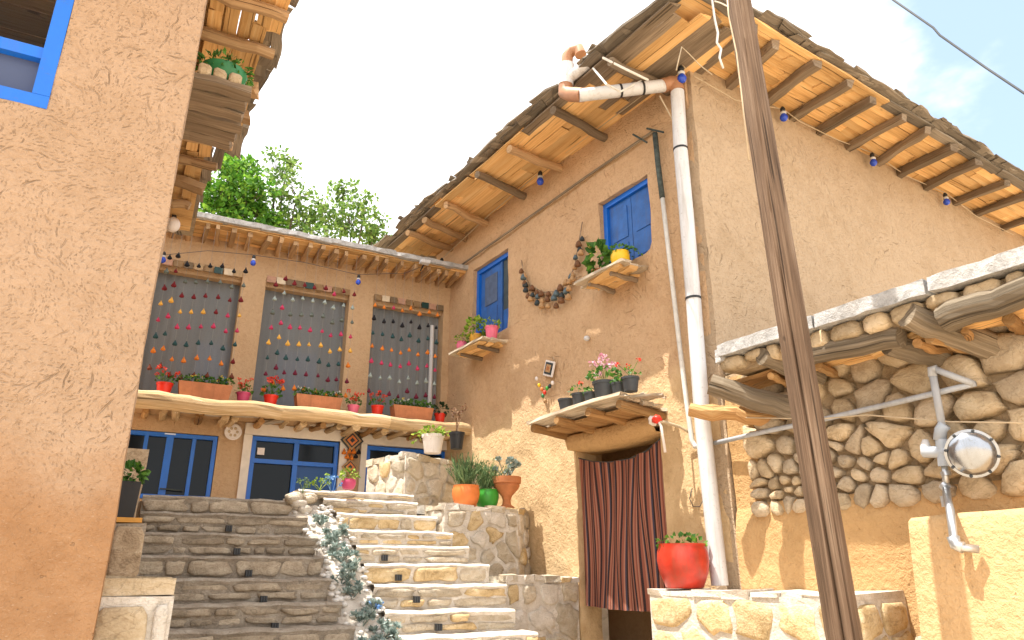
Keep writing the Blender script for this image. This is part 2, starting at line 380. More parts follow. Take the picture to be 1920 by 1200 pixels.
M['palepipe'] = m_plain('pale painted pipe', (.62, .60, .55), .55, .3, .12, 14, dirt=0.5)
M['bulbblue'] = m_plain('blue bulb', (.02, .07, .52), .25, .5, .05)
M['stone_w'] = m_stone('wall stone', (.34, .245, .145), (.54, .42, .27), (.68, .56, .40))
M['stone_dk'] = m_stone('grimy shade-darkened step stone', (.23, .185, .13), (.38, .315, .235), (.53, .455, .35), 6, .8, 1.2)  # left flight only: its shade is put into the colour along with the grime
M['stone_g'] = m_stone('grey wall stone', (.32, .25, .17), (.50, .40, .28), (.64, .54, .40))
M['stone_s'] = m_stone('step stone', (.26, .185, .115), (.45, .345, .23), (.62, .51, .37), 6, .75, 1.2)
M['stone_y'] = m_stone('yellow limestone', (.34, .225, .10), (.60, .45, .25), (.74, .62, .43), 5, .85, 1.15)
M['lime'] = m_stone('lime mortar', (.48, .42, .34), (.62, .56, .48), (.78, .73, .66), 7, 1, 1, .02)
M['step_mortar'] = m_stone('step mortar', (.21, .175, .135), (.34, .29, .23), (.48, .43, .36), 6, 1, 1, .02)  # dirtier grey cement, also darkened for the shade on the left flight
M['mortar_dark'] = m_stone('clay mortar', (.25, .18, .105), (.40, .295, .18), (.52, .40, .26), 8, 1, 1, .02)
M['cap'] = m_stone('whitewashed slab edge', (.26, .255, .24), (.46, .45, .44), (.60, .595, .58), 9, .95, 1.05, .02)
M['pebble'] = m_stone('white pebble', (.60, .56, .50), (.72, .69, .64), (.8, .78, .75), 9, .9, 1.1, .004)
M['ground'] = m_stone('trodden earth', (.46, .36, .25), (.58, .47, .34), (.66, .55, .41), 1.2, 1, 1, .03)
M['roof_earth'] = m_stone('earth roof', (.22, .17, .11), (.33, .26, .18), (.43, .35, .25), 2, 1, 1, .03)
M['leaf'] = m_leaf('green leaves', (.025, .085, .012), (.06, .17, .025), (.14, .30, .04))
M['leaf_y'] = m_leaf('yellow green leaves', (.10, .19, .02), (.24, .38, .04), (.42, .52, .07))
M['leaf_grey'] = m_leaf('blue grey leaves', (.15, .21, .19), (.28, .36, .33), (.42, .50, .46))
M['leaf_dark'] = m_leaf('dark leaves', (.012, .03, .012), (.03, .06, .022), (.06, .11, .03))
M['leaf_blade'] = m_leaf('grassy blades', (.06, .12, .05), (.13, .22, .09), (.24, .33, .15))
M['leaf_dry'] = m_leaf('dry twigs', (.14, .07, .035), (.28, .16, .09), (.42, .28, .17))
M['leaf_tree'] = m_leaf('tree leaves', (.04, .13, .012), (.10, .27, .025), (.26, .45, .05), trans=.42)
M['leaf_tree2'] = m_leaf('pale tree leaves', (.07, .15, .03), (.15, .27, .05), (.30, .42, .10), trans=.42)
M['fl_red'] = m_leaf('red petals', (.55, .02, .012), (.75, .05, .03), (.85, .16, .09))
M['fl_pink'] = m_leaf('pink petals', (.62, .25, .36), (.75, .42, .52), (.82, .62, .68))
M['fl_yellow'] = m_leaf('yellow petals', (.7, .5, .03), (.8, .62, .06), (.85, .75, .3))
M['fl_white'] = m_leaf('white petals', (.65, .65, .55), (.75, .75, .68), (.8, .8, .78))
M['fl_blue'] = m_leaf('blue petals', (.08, .20, .5), (.14, .32, .65), (.3, .5, .75))
M['cordgrey'] = m_plain('grey string', (.30, .29, .27), .9)
M['bark'] = m_wood('tree bark', (.06, .045, .03), (.12, .09, .06), (.2, .16, .11))

M['t1'] = m_plain('brown tile', (.26, .165, .08), .6, .3, .25, 20); M['t2'] = m_plain('tan tile', (.42, .29, .16), .6, .3, .2, 20)
M['t3'] = m_plain('dark brown tile', (.17, .12, .07), .6, .3, .25, 20); M['t4'] = m_plain('rose tile', (.45, .26, .18), .6, .3, .2, 20)
M['t5'] = m_plain('deep green tile', (.012, .05, .045), .4, .4, .2, 20); M['t6'] = m_plain('cream tile', (.66, .55, .40), .5, .3, .1, 20)
M['bluebd'] = m_plain('blue painted board', (.02, .13, .42), .6, .3, .15)

M['bellk'] = m_plain('black wooden bell', (.035, .045, .05), .6, .3, .3, 30); M['bellb'] = m_plain('brown wooden bell', (.16, .075, .035), .7, .3, .3, 30)
M['bello'] = m_plain('tan wooden bell', (.42, .25, .12), .7, .3, .25, 30); M['bellg'] = m_plain('grey blue bell', (.09, .13, .15), .6, .3, .25, 30)

def m_glass(name, c=(.008, .013, .018), r=.04):
    t = Mt(name, r, .17); p = t.pos(); a = t.noise(p, 3, 3)
    t.b.inputs['Base Color'].default_value = c+(1,); t.L.new(t.mr(a, .3, .7, r, r+.06), t.b.inputs['Roughness']); return t.m
M['stone_b'] = m_stone('pale bonded rubble', (.48, .39, .27), (.66, .56, .42), (.78, .72, .62), 7, .82, 1.12, .05)
M['glass'] = m_glass('dark window glass')
M['glass_blue'] = m_glass('bluish curtained glass', (.07, .09, .16), .3)
M['glass_poster'] = m_glass('blue lit curtain behind glass', (.035, .10, .28), .2)

def m_clear():
    t = Mt('clear glass', .05, .35); t.b.inputs['Base Color'].default_value = (.02, .02, .02, 1); tr = t.n('ShaderNodeBsdfTransparent'); ms = t.n('ShaderNodeMixShader'); ms.inputs[0].default_value = .9
    t.L.new(t.b.outputs[0], ms.inputs[1]); t.L.new(tr.outputs[0], ms.inputs[2]); t.L.new(ms.outputs[0], t.N['Material Output'].inputs[0]); return t.m
M['clear'] = m_clear()
def m_net():
    t = Mt('grey net curtain', .9, .1); p = t.pos(); uvn = t.n('ShaderNodeUVMap').outputs[0]
    f = t.noise(t.mapd(uvn, (1.6, .5, 1)), 1, 3, .5); q = t.noise(p, 55, 2)
    col = t.ramp(t.math('ADD', t.math('MULTIPLY', f, .7), t.math('MULTIPLY', q, .3)), [(.3, (.21, .225, .235)), (.7, (.29, .31, .32))])
    t.L.new(col, t.b.inputs['Base Color']); tr = t.n('ShaderNodeBsdfTransparent'); ms = t.n('ShaderNodeMixShader'); ms.inputs[0].default_value = .26
    t.L.new(t.b.outputs[0], ms.inputs[1]); t.L.new(tr.outputs[0], ms.inputs[2]); t.L.new(ms.outputs[0], t.N['Material Output'].inputs[0]); return t.m
M['net'] = m_net()

def m_stripes():
    t = Mt('striped woven cloth', .95, .1); uv = t.n('ShaderNodeUVMap').outputs[0]; sx = t.n('ShaderNodeSeparateXYZ'); t.L.new(uv, sx.inputs[0])
    x = t.math('MULTIPLY', sx.outputs[0], 21.0); fr = t.math('FRACT', x); alt = t.math('GREATER_THAN', t.math('FRACT', t.math('MULTIPLY', x, .5)), .5)
    ca = t.ramp(fr, [(0, (.33, .135, .09)), (.28, (.22, .07, .05)), (.50, (.36, .24, .17)), (.56, (.31, .115, .08)), (.70, (.018, .018, .024))], 'CONSTANT')
    cb = t.ramp(fr, [(0, (.26, .09, .062)), (.34, (.38, .175, .12)), (.56, (.035, .045, .075)), (.78, (.014, .012, .014))], 'CONSTANT'); col = t.mix(alt, ca, cb)
    g = t.noise(t.mapd(uv, (160, 900, 1)), 1, 2); col = t.mix(t.mr(g, .3, .8, 0, .3), col, (.25, .12, .08))
    return t.done(col, g, .002)
M['stripes'] = m_stripes()

# ------------------------------------------------------------------ plaster wall with real openings
def steps(a, b, d, marks=()):
    s = sorted({round(x, 4) for x in list(marks)+[a, b] if a-1e-6 <= x <= b+1e-6}); out = []
    for p, q in zip(s, s[1:]):
        n = max(1, round((q-p)/d)); out += [p+(q-p)*i/n for i in range(n)]
    return out+[s[-1]]
def wall(name, parent, o, du, n, u0, u1, z0, z1, holes, depth, mat, d=.09, amp=.016, shape=None, edge=0.0):
    us = steps(u0, u1, d, [h[0] for h in holes]+[h[1] for h in holes]); vs = steps(z0, z1, d, [h[2] for h in holes]+[h[3] for h in holes])
    o = Vector(o); mb = MB(); nu, nv = len(us), len(vs); P = []; UV = []
    for j, z in enumerate(vs):
        for i, u in enumerate(us):
            p = o+du*u+ZX*z
            k = amp*(nz3(p, 1.7)*1.1+nz3(p, 5.1)*.55+nz3(p, 13)*.22)
            if shape: k += shape(u, z)
            q = p+n*k
            if edge: q += du*(nz3((p.x, p.y+9, p.z), 1.3)*edge+nz3((p.x+3, p.y, p.z), 6)*edge*.4)
            P.append(q); UV.append((u, z))
    F = []
    for j in range(nv-1):
        for i in range(nu-1):
            cu, cv = (us[i]+us[i+1])/2, (vs[j]+vs[j+1])/2
            if any(h[0] < cu < h[1] and h[2] < cv < h[3] for h in holes): continue
            a = j*nu+i; F.append((a, a+1, a+nu+1, a+nu))
    cnt = {}
    for f in F:
        for a, b in zip(f, f[1:]+f[:1]): cnt.setdefault((min(a, b), max(a, b)), []).append((a, b))
    back = {}
    def bk(i):
        if i not in back: back[i] = len(P); P.append(P[i]-n*depth); UV.append((UV[i][0]+depth, UV[i][1]))
        return back[i]
    for e, l in cnt.items():
        if len(l) == 1: a, b = l[0]; F.append((b, a, bk(a), bk(b)))
    mb.v = P; mb.uv = UV; mb.f = F
    return mb.build(name, mat, parent, True, angle=50)

# ------------------------------------------------------------------ fitted stones
def clip(poly, px, py, nx, ny):
    out = []
    for (ax, ay), (bx, by) in zip(poly, poly[1:]+poly[:1]):
        da = (ax-px)*nx+(ay-py)*ny; db = (bx-px)*nx+(by-py)*ny
        if da <= 0: out.append((ax, ay))
        if da*db < 0: t = da/(da-db); out.append((ax+(bx-ax)*t, ay+(by-ay)*t))
    return out
def cells(seeds, bound, asp=1.0):
    res = []
    for i, (x, y) in enumerate(seeds):
        p = list(bound)
        for j, (a, b) in enumerate(seeds):
            if i == j or abs(a-x)+abs(b-y) > 1.6: continue
            dx, dy = (a-x), (b-y)*asp; p = clip(p, (x+a)/2, (y+b)/2, dx, dy)
            if len(p) < 3: break
        if len(p) >= 3: res.append(p)
    return res
def stone(poly, o, du, n, name, mat, parent, gap=.012, depth=.06, dv=ZX, rough=.12, base=-.03, cut=.2):
    cx = sum(p[0] for p in poly)/len(poly); cy = sum(p[1] for p in poly)/len(poly)
    rad = sum(math.hypot(p[0]-cx, p[1]-cy) for p in poly)/len(poly)
    if rad < gap*1.6: return None
    q = []
    for (ax, ay), (bx, by) in zip(poly, poly[1:]+poly[:1]):         # corner cutting
        ln = math.hypot(bx-ax, by-ay)
        if ln < .012: continue
        for t in ((cut, 1-cut) if ln < .22 or cut > .25 else (.14, .5, .86)): q.append((ax+(bx-ax)*t, ay+(by-ay)*t))
    if len(q) < 5: return None
    o = Vector(o); mb = MB(); k = 1-gap/rad; m = len(q); sd = R(0, 99)
    wob = [1+noise.noise((sd, i*.9, 0))*rough for i in range(m)]; tx, ty = R(-.25, .25)*depth/rad, R(-.25, .25)*depth/rad
    vs = []
    for s, h in ((1, base), (1, depth*.35), (.93, depth*.74), (.74, depth*.95), (.38, depth*1.04)):
        for i, (x, y) in enumerate(q):
            X = (x-cx)*k*s*(1-(1-wob[i])*(1 if s > .5 else .5)); Yv = (y-cy)*k*s*(1-(1-wob[i])*(1 if s > .5 else .5))
            hh = h+(noise.noise((sd+x*14, y*14, s*3))*depth*.22+X*tx+Yv*ty if h > 0 else 0)
            vs.append(o+du*(cx+X)+dv*(cy+Yv)+n*hh)
    fs = [(r*m+i, r*m+(i+1) % m, (r+1)*m+(i+1) % m, (r+1)*m+i) for r in range(4) for i in range(m)]+[tuple(4*m+i for i in range(m))]
    mb.add(vs, fs); return mb.build(name, mat, parent, True)
def courses(u0, u1, z0, z1, h, w, jit=.25):
    out = []; z = z0; r = 0
    rows = max(1, round((z1-z0)/h)); h = (z1-z0)/rows
    for r in range(rows):
        u = u0+R(.2, .8)*w
        while u < u1:
            out.append((u+R(-jit, jit)*w*.4, z0+h*(r+.5)+R(-jit, jit)*h)); u += w*R(.7, 1.35)
    return out
def ashlar(u0, u1, z0, z1, rows, w, jit=.012):
    out = []; h = (z1-z0)/rows
    for r in range(rows):
        a, b = z0+h*r, z0+h*(r+1); u = u0; ja = 0.0
        while u < u1-.02:
            e = u+w*R(.45, 1.6); e = u1 if u1-e < w*.4 else e; jb = R(-jit, jit)*1.5
            out.append([(u+ja, a+R(0, jit)), ((u+e)/2, a+R(-.2, 1)*jit), (e+jb, a+R(0, jit)), (e+jb*.3+R(-jit, jit), b-R(0, jit)), (u*.4+e*.6, b-R(-.2, 1)*jit), (u+ja*.3, b-R(0, jit))]); u = e; ja = jb
    return out
def masonry(parent, o, du, n, u0, u1, z0, z1, h, w, mats, gap=.02, depth=.05, asp=1.5, name='stone', jit=.25, rough=.12):
    sd = courses(u0, u1, z0, z1, h, w, jit)
    for p in cells(sd, [(u0, z0), (u1, z0), (u1, z1), (u0, z1)], asp):
        stone(p, o, du, n, name, random.choice(mats), parent, gap*R(.7, 1.5), depth*R(.6, 1.3), rough=rough)

# ------------------------------------------------------------------ ground
def sheet(name, x0, x1, y0, y1, z, mat, n=60, amp=.0):
    mb = MB(); vs = []; fs = []
    for j in range(n+1):
        for i in range(n+1):
            x = x0+(x1-x0)*i/n; y = y0+(y1-y0)*j/n; vs.append((x, y, z+amp*nz3((x, y, 0), .6)))
    for j in range(n):
        for i in range(n): a = j*(n+1)+i; fs.append((a, a+1, a+n+2, a+n+1))
    mb.add(vs, fs); return mb.build(name, mat, None, True, kind='structure')
sheet('ground', -900, 900, -900, 900, 0, M['ground'], 40, .0)
mb = MB(); mb.box(U(4, 50+8.9, 1.1), (70, 100, 2.3), (UX, VX, ZX)); mb.build('terrace_ground', M['ground'], None, kind='structure')
# ------------------------------------------------------------------ left house (near, at the left edge)
VD = 4.0
lh = thing('mud_house', 'near mud plastered house filling the left edge, with blue framed window and ragged wooden eave', 'house', U(-.08, VD, 0))
wall('wall', lh, VX*VD, UX, -VX, -4.6, -.08, 0, 5.72, [(-1.95, -.735, 3.83, 5.25)], .35, M['mud_d'], .055, .02, edge=.016)
sdir = (U(-.36, 9.6, 0)-U(-.08, VD+.005, 0)); sl = sdir.length; sdir = sdir.normalized()
wall('wall', lh, U(-.08, VD+.005, 0), sdir, sdir.cross(ZX).normalized(), 0.08, sl, 0, 5.72, [], .3, M['mud_d'], .12, .016)
mb = MB(); mb.box(U(-4.5, 6.8, 2.86), (.2, 5.4, 5.6), (UX, VX, ZX)); mb.box(U(-2.5, 9.55, 2.86), (4.2, .2, 5.6), (UX, VX, ZX)); mb.build('wall', M['mud_smooth'], lh)
mb = MB(); mb.box(U(-2.3, 6.55, 5.98), (4.9, 6.9, .16), (UX, VX, ZX)); roof = mb.build('roof', M['roof_earth'], lh)
# window
mb = MB(); fo = VD+.03
def fbar(mb, u0, u1, z0, z1, v, t=.07): mb.box(U((u0+u1)/2, v, (z0+z1)/2), (u1-u0, t, z1-z0), (UX, VX, ZX))
fbar(mb, -1.95, -.735, 3.83, 3.905, fo); fbar(mb, -1.95, -.735, 5.17, 5.25, fo); fbar(mb, -.815, -.735, 3.906, 5.169, fo-.002); fbar(mb, -1.95, -1.87, 3.906, 5.169, fo-.002)
win = mb.build('window', M['blue'], lh)
mb = MB(); fbar(mb, -1.869, -.816, 4.135, 4.205, fo+.004, .05); fbar(mb, -1.38, -1.31, 4.206, 5.168, fo+.004, .05); mb.build('glazing_bar', M['blue'], win)
mb = MB(); fbar(mb, -1.868, -.817, 4.207, 5.168, fo+.03, .006); mb.build('pane', M['clear'], win)
mb = MB(); fbar(mb, -1.868, -.817, 3.907, 4.134, fo+.03, .006); mb.build('pane', M['glass_blue'], win, label='bluish lower pane')
for k in range(14): MB().board(U(-4.4, 4.40+k*.16, 5.60), U(-.45, 4.40+k*.16, 5.60), .15, .03, segs=6).build('ceiling_plank', M['plank'], lh)
for k in range(5): MB().log(U(-3.9+k*.75, 4.36, 5.50), U(-3.9+k*.75, 8.0, 5.50), .07).build('ceiling_beam', M['rafter_warm'], lh)
# eave
def dedge(v):
    pts = [(3.0, .47), (4.7, .47), (5.4, .47), (6.1, .41), (7.0, .40), (7.4, .25), (8.9, .02), (10, -.08)]
    for (a, b), (c, d) in zip(pts, pts[1:]):
        if a <= v <= c: return b+(d-b)*(v-a)/(c-a)
    return 0
mb = MB(); mb.box(U(-.15, 6.4, 5.86), (.5, 6.6, .05), (UX, VX, ZX)); ev = mb.build('eave', M['plank'], lh)
for row in range(5):
    v = 3.0+R(0, .3); uu = -.02+row*.115
    while v < 9.4:
        L_ = R(.7, 1.5); e = min(dedge(v), dedge(min(v+L_, 9.9)))
        if uu < e: MB().board(U(uu, v, 5.80+R(-.008, .008)), U(uu+R(-.02, .02), v+L_, 5.80+R(-.008, .008)), .11, .022, ragged=.05).build('plank', M['plank'], ev)
        v += L_+.01
for v in (3.5, 4.05, 4.45, 4.95, 5.45, 6.05, 6.55, 7.1, 7.6, 8.15, 8.7):
    e = dedge(v)
    if R(0, 1) < .55: MB().board(U(-.3, v+R(-.05, .05), 5.735), U(e+R(-.02, .05), v+R(-.06, .06), 5.72), R(.11, .17), .085, rough=.012, ragged=.04, bow=.01).build('rafter', M['rafter_warm'], ev)
    else: MB().log(U(-.3, v+R(-.05, .05), 5.73), U(e+R(-.02, .05), v, 5.715), .058, .05, bend=.03).build('rafter', M['rafter_warm'], ev)
for k in range(26):
    v = 3.0+k*.255; e = dedge(v)
    MB().board(U(e+R(-.12, .03), v-.1, 5.845+R(0, .10)), U(e+R(-.12, .04), v+R(.35, .8), 5.845+R(0, .06)), R(.08, .18), R(.012, .026), rough=.010, ragged=.09, bow=.016).build('shake', M['shake'], ev)
for k in range(9):     # front eave above the window (above the picture, seen in the glass)
    MB().board(U(-4.5, 3.05+k*.107, 5.80), U(.3, 3.05+k*.107, 5.80), .10, .022, segs=8).build('plank', M['plank'], ev)
for k in range(7): MB().log(U(-4.2+k*.62, 3.0, 5.72), U(-4.2+k*.62, 4.05, 5.73), .06).build('rafter', M['rafter_warm'], ev)

# ------------------------------------------------------------------ back house with the screened gallery
VC = 11.0
bh = thing('back_house', 'two storey mud house above the steps with netted gallery over three blue windows', 'house', U(2, VC, 2.25))
BAYS = [(-.32, .95), (1.30, 2.62), (3.02, 4.27)]; BZ0, BZ1 = 3.82, 5.89
wall('wall', bh, VX*VC, UX, -VX, -1.2, 4.62, 3.60, 6.42, [(a, b, BZ0, BZ1) for a, b in BAYS], .24, M['mud_c'], .09, .012)
wall('wall', bh, VX*(VC+.02), UX, -VX, -1.2, 4.8, 2.0, 3.61, [(-.27, .92, 2.46, 3.37), (1.31, 2.70, 2.2, 3.47), (3.01, 4.45, 2.2, 3.46)], .24, M['mud_c'], .09, .012)
mb = MB(); mb.box(U(1.8, VC+3.2, 4.25), (7.0, .2, 4.5), (UX, VX, ZX)); mb.box(U(-1.3, VC+1.6, 4.25), (.2, 3.2, 4.5), (UX, VX, ZX)); mb.box(U(5.0, VC+1.6, 4.25), (.2, 3.2, 4.5), (UX, VX, ZX)); mb.box(U(1.8, VC+1.7, 3.66), (6.0, 3.0, .12), (UX, VX, ZX)); mb.build('wall', M['mud_smooth'], bh)
mb = MB(); mb.box(U(1.8, VC+1.5, 6.50), (6.7, 3.7, .10), (UX, VX, ZX)); mb.build('roof', M['roof_earth'], bh)
# gallery screens, blue boards behind them, lintels and tiles
for i, (a, b) in enumerate(BAYS):
    mb = MB(); n = 40; vs = []; uv = []; fs = []
    for j in range(9):
        for k in range(n+1):
            u = a-.05+(b-a+.1)*k/n; z = BZ0-.06+(BZ1+.04-BZ0+.06)*j/8
            vs.append(U(u, VC+.235+.012*math.sin(k*1.7+i)+.008*math.sin(k*.6+j*.4), z)); uv.append((u, z))
    for j in range(8):
        for k in range(n): q = j*(n+1)+k; fs.append((q, q+1, q+n+2, q+n+1))
    mb.add(vs, fs, uv); mb.build('net_curtain', M['net'], bh, True)
    mb = MB(); mb.box(U((a+b)/2, VC+.16, 5.83), (b-a-.004, .14, .13), (UX, VX, ZX)); mb.build('lintel', M['mud_c'], bh)
    for k in range(9):
        w = (b-a)/9; m = random.choice(['t1', 't2', 't3', 't1', 't2', 't4'])
        if k == (6 if i == 0 else 4 if i == 1 else 6): m = 't5'
        if k == (7 if i == 0 else 1): m = 't6'
        MB().box(U(a+w*(k+.5), VC-.008, 5.865-.0), (w*.9, .02, .10), (UX, VX, ZX), jit=.003).build('tile', M[m], bh)
mb = MB(); mb.box(U(.72, VC+.34, 4.30), (.50, .03, 1.0), (UX, VX, ZX)); mb.build('board', M['bluebd'], bh, label='blue board behind the left net')
mb = MB(); mb.box(U(1.95, VC+.34, 4.30), (.60, .03, 1.1), (UX, VX, ZX)); mb.build('board', M['bluebd'], bh, label='blue board behind the middle net')
mb = MB(); mb.tube([U(4.12, VC+.1, 3.74), U(4.11, VC+.1, 5.56)], .035, 8); mb.build('post', M['pvc'], bh, label='pale post in the right bay')
# ledge with logs and joists
mb = MB(); mb.box(U(2.1, VC-.33, 3.665), (5.0, .66, .15), (UX, VX, ZX), jit=.01); lg = mb.build('ledge', M['mud_smooth'], bh)
for a, b, r in ((-.35, 1.62, .115), (1.55, 3.25, .105), (3.18, 4.62, .10)):
    MB().log(U(a, VC-.73, 3.635), U(b, VC-.73, 3.63), r, r*.9, n=14, segs=10, bump=.12, bend=.035).build('log', M['log_pale'], lg)
k = 0
for u in [-.1, .12, .3, .62, .9, 1.05, 1.4, 1.75, 2.0, 2.22, 2.42, 2.72, 2.95, 3.2, 3.45, 3.7, 3.95, 4.2]:
    MB().log(U(u+R(-.04, .04), VC+.05, 3.56+R(-.02, .02)), U(u+R(-.05, .05), VC-R(.5, .8), 3.545+R(-.03, .02)), R(.035, .06), n=8, segs=3, bump=.2).build('joist', M['log_pale'] if k % 3 else M['log_warm'], lg); k += 1
for u in [.45, .75, 1.2, 1.6, 2.3, 2.6, 3.05, 3.35, 3.85, 4.1]:
    MB().board(U(u-.16, VC-R(.3, .6), 3.56+R(-.02, .01)), U(u+.16, VC-R(.3, .65), 3.58), R(.06, .12), .03, rough=.015, ragged=.05).build('bark_strip', M['bleached'], lg)
# eave
mb = MB(); mb.box(U(1.9, VC-.25, 6.405), (5.6, .62, .03), (UX, VX, ZX)); ev = mb.build('eave', M['plank'], bh)
u = -.55
while u < 4.7:
    MB().board(U(u, VC+.1, 6.30+R(-.01, .01)), U(u+R(-.05, .05), VC-.56+R(-.03, .02), 6.305+R(-.01, .01)), R(.05, .075), R(.07, .095), rough=.008, ragged=.015).build('rafter', M['rafter_warm'], ev); u += R(.18, .25)
for row in range(4):
    u = -.6+R(0, .4)
    while u < 4.7:
        L_ = R(.5, 1.1); MB().board(U(u, VC-.48+row*.155, 6.368), U(u+L_, VC-.48+row*.155, 6.368), .145, .018, ragged=.02).build('plank', M['plank'], ev); u += L_
for k in range(10):
    MB().board(U(-.5+k*.52, VC-.585, 6.432+R(-.008, .008)), U(.04+k*.52, VC-.585, 6.432+R(-.008, .008)), .10, .075, rough=.012, ragged=.01).build('roof_edge', M['cap'], ev)

def window(parent, u0, u1, z0, z1, v, bars, panes, fw=.06, name='window', label=None):
    mb = MB(); fbar(mb, u0, u1, z0, z0+fw, v); fbar(mb, u0, u1, z1-fw, z1, v); fbar(mb, u0, u0+fw, z0+fw+.001, z1-fw-.001, v-.002); fbar(mb, u1-fw, u1, z0+fw+.001, z1-fw-.001, v-.002)
    w = mb.build(name, M['blue'], parent, label=label)
    for (a, b, c, d) in bars: mb = MB(); fbar(mb, a, b, c, d, v-.003, .06); mb.build('glazing_bar', M['blue'], w)
    for (a, b, c, d, m) in panes: mb = MB(); fbar(mb, a, b, c, d, v+.03, .006); mb.build('pane', M[m], w)
    return w
w = window(bh, -.26, .91, 2.47, 3.36, VC+.06, [(.255, .345, 2.525, 3.305), (-.02, .03, 2.525, 3.305), (.585, .635, 2.525, 3.305)],
       [(-.205, -.02, 2.525, 3.305, 'glass'), (.03, .255, 2.525, 3.305, 'glass'), (.345, .585, 2.525, 3.305, 'glass'), (.635, .855, 2.525, 3.305, 'glass')], .055)
mb = MB(); mb.tube([U(.27, VC, 2.60), U(.56, VC, 2.585)], .010, 6); mb.build('latch', M['rust'], w)
mb = MB(); mb.box(U(.29, VC+.02, 3.345), (.14, .02, .02), (UX, VX, ZX)); mb.build('hinge', M['metal'], w)
w = window(bh, 1.38, 2.645, 2.27, 3.41, VC+.06, [(1.44, 2.585, 3.03, 3.09), (1.985, 2.055, 2.33, 3.029), (1.985, 2.055, 3.091, 3.35), (1.44, 1.984, 2.43, 2.49)],
       [(1.44, 1.985, 3.09, 3.35, 'glass'), (2.055, 2.585, 3.09, 3.35, 'glass'), (1.44, 1.985, 2.49, 3.03, 'glass'), (2.055, 2.585, 2.33, 3.03, 'glass_poster'), (1.44, 1.985, 2.33, 2.43, 'glass_poster')])
mb = MB(); mb.box(U(1.52, VC+.05, 3.20), (.10, .02, .10), (UX, VX, ZX)); mb.build('sticker', M['whitepot'], w)
window(bh, 3.08, 4.4, 2.27, 3.40, VC+.06, [(3.14, 4.34, 3.03, 3.09), (3.66, 3.73, 2.33, 3.029), (3.66, 3.73, 3.091, 3.34)],
       [(3.14, 3.66, 3.09, 3.34, 'glass'), (3.73, 4.34, 3.09, 3.34, 'glass'), (3.14, 3.66, 2.33, 3.03, 'glass'), (3.73, 4.34, 2.33, 3.03, 'glass')])
mb = MB()
for a, b, c, d in ((1.26, 1.372, 2.2, 3.42), (2.652, 2.77, 2.2, 3.42), (1.26, 2.77, 3.422, 3.585), (2.98, 3.072, 2.2, 3.41), (2.98, 4.4, 3.412, 3.56)):
    mb.box(U((a+b)/2, VC-.012, (c+d)/2), (b-a, .06, d-c), (UX, VX, ZX), jit=.006)
mb.build('window_surround', M['white'], bh)

# ------------------------------------------------------------------ main house (right)
XA, YB = 5.6, 4.68
mh = thing('mud_house', 'tall mud house in the middle with blue shutters, curtained doorway and deep wooden eaves', 'house', (XA, YB, 0))
W1, W2, DR = (8.56, 9.63, 5.0, 6.32), (5.48, 6.39, 5.08, 6.10), (5.56, 7.03, .55, 3.02)
wall('wall', mh, (XA, 0, 0), YX, -XX, YB+.06, 10.95, 0, 7.12, [W1, W2, DR], .32, M['mud_a'], .07, .022, shape=lambda u, z: .04*min(1, max(0, (z-6.60)/.05)))
wall('wall', mh, (0, YB, 0), XX, -YX, XA, 16.5, 2.6, 7.25, [], .3, M['mud_b'], .09, .02)
wall('wall', mh, (0, YB, 0), XX, -YX, XA, 6.4, 0, 2.601, [], .3, M['mud_b'], .12, .02)
mb = MB(); mb.box((16.4, 9.5, 3.6), (.2, 9.4, 7.0)); mb.box((11, 14, 3.6), (10.6, .2, 7.0)); mb.box((5.9, 12.6, 3.6), (.3, 2.8, 7.0)); mb.build('wall', M['mud_smooth'], mh)
mb = MB(); mb.box((10.7, 9.2, 7.42), (11.6, 10.6, .12)); mb.build('roof', M['roof_earth'], mh)
# eave along the front with the windows
mb = MB(); mb.box((5.22, 7.45, 7.175), (1.14, 7.3, .03)); ea = mb.build('eave', M['plank'], mh)
def soff_a(x): return 6.99+(x-4.6)*.11
for row in range(8):
    x = 4.62+row*.14; y = 3.78+R(0, .4)
    while y < 10.9:
        L_ = min(R(.8, 1.9), 11.0-y); m = M['plank'] if (y > 4.9 and row > 0) or R(0, 1) < .35 else M['rafter']
        MB().board((x, y, soff_a(x)+R(-.012, .012)), (x+R(-.02, .02), y+L_, soff_a(x)+R(-.012, .012)), .135, .022, ragged=.03, rough=.005).build('plank', m, ea); y += L_+R(0, .015)
for yi, yo in ((9.19, 8.83), (8.06, 7.79), (7.14, 6.99), (6.17, 5.98), (9.89, 9.46), (10.37, 10.03), (5.0, 4.9)):
    MB().log((5.66, yi, 6.985), (4.60+R(-.06, .04), yo, 6.90), .062, .055, n=9, segs=6, bump=.15, bend=.03).build('rafter', M['rafter_warm'] if R(0, 1) < .4 else M['rafter'], ea)
for k in range(34):
    y = 3.72+k*.215
    MB().board((4.56+R(-.09, .05), y, 7.045+R(0, .05)), (4.56+R(-.09, .05), y+R(.5, 1.0), 7.045+R(0, .05)), R(.08, .18), R(.012, .028), rough=.010, ragged=.09, bow=.018).build('shake', M['shake'], ea)
for k in range(12):      # broken board ends poking out over the edge
    y = R(4.0, 10.6); MB().board((4.75, y, 7.08), (4.44+R(-.05, .04), y+R(-.1, .1), 7.05+R(0, .1)), R(.06, .14), .02, rough=.01, ragged=.05).build('shake', M['shake'], ea)
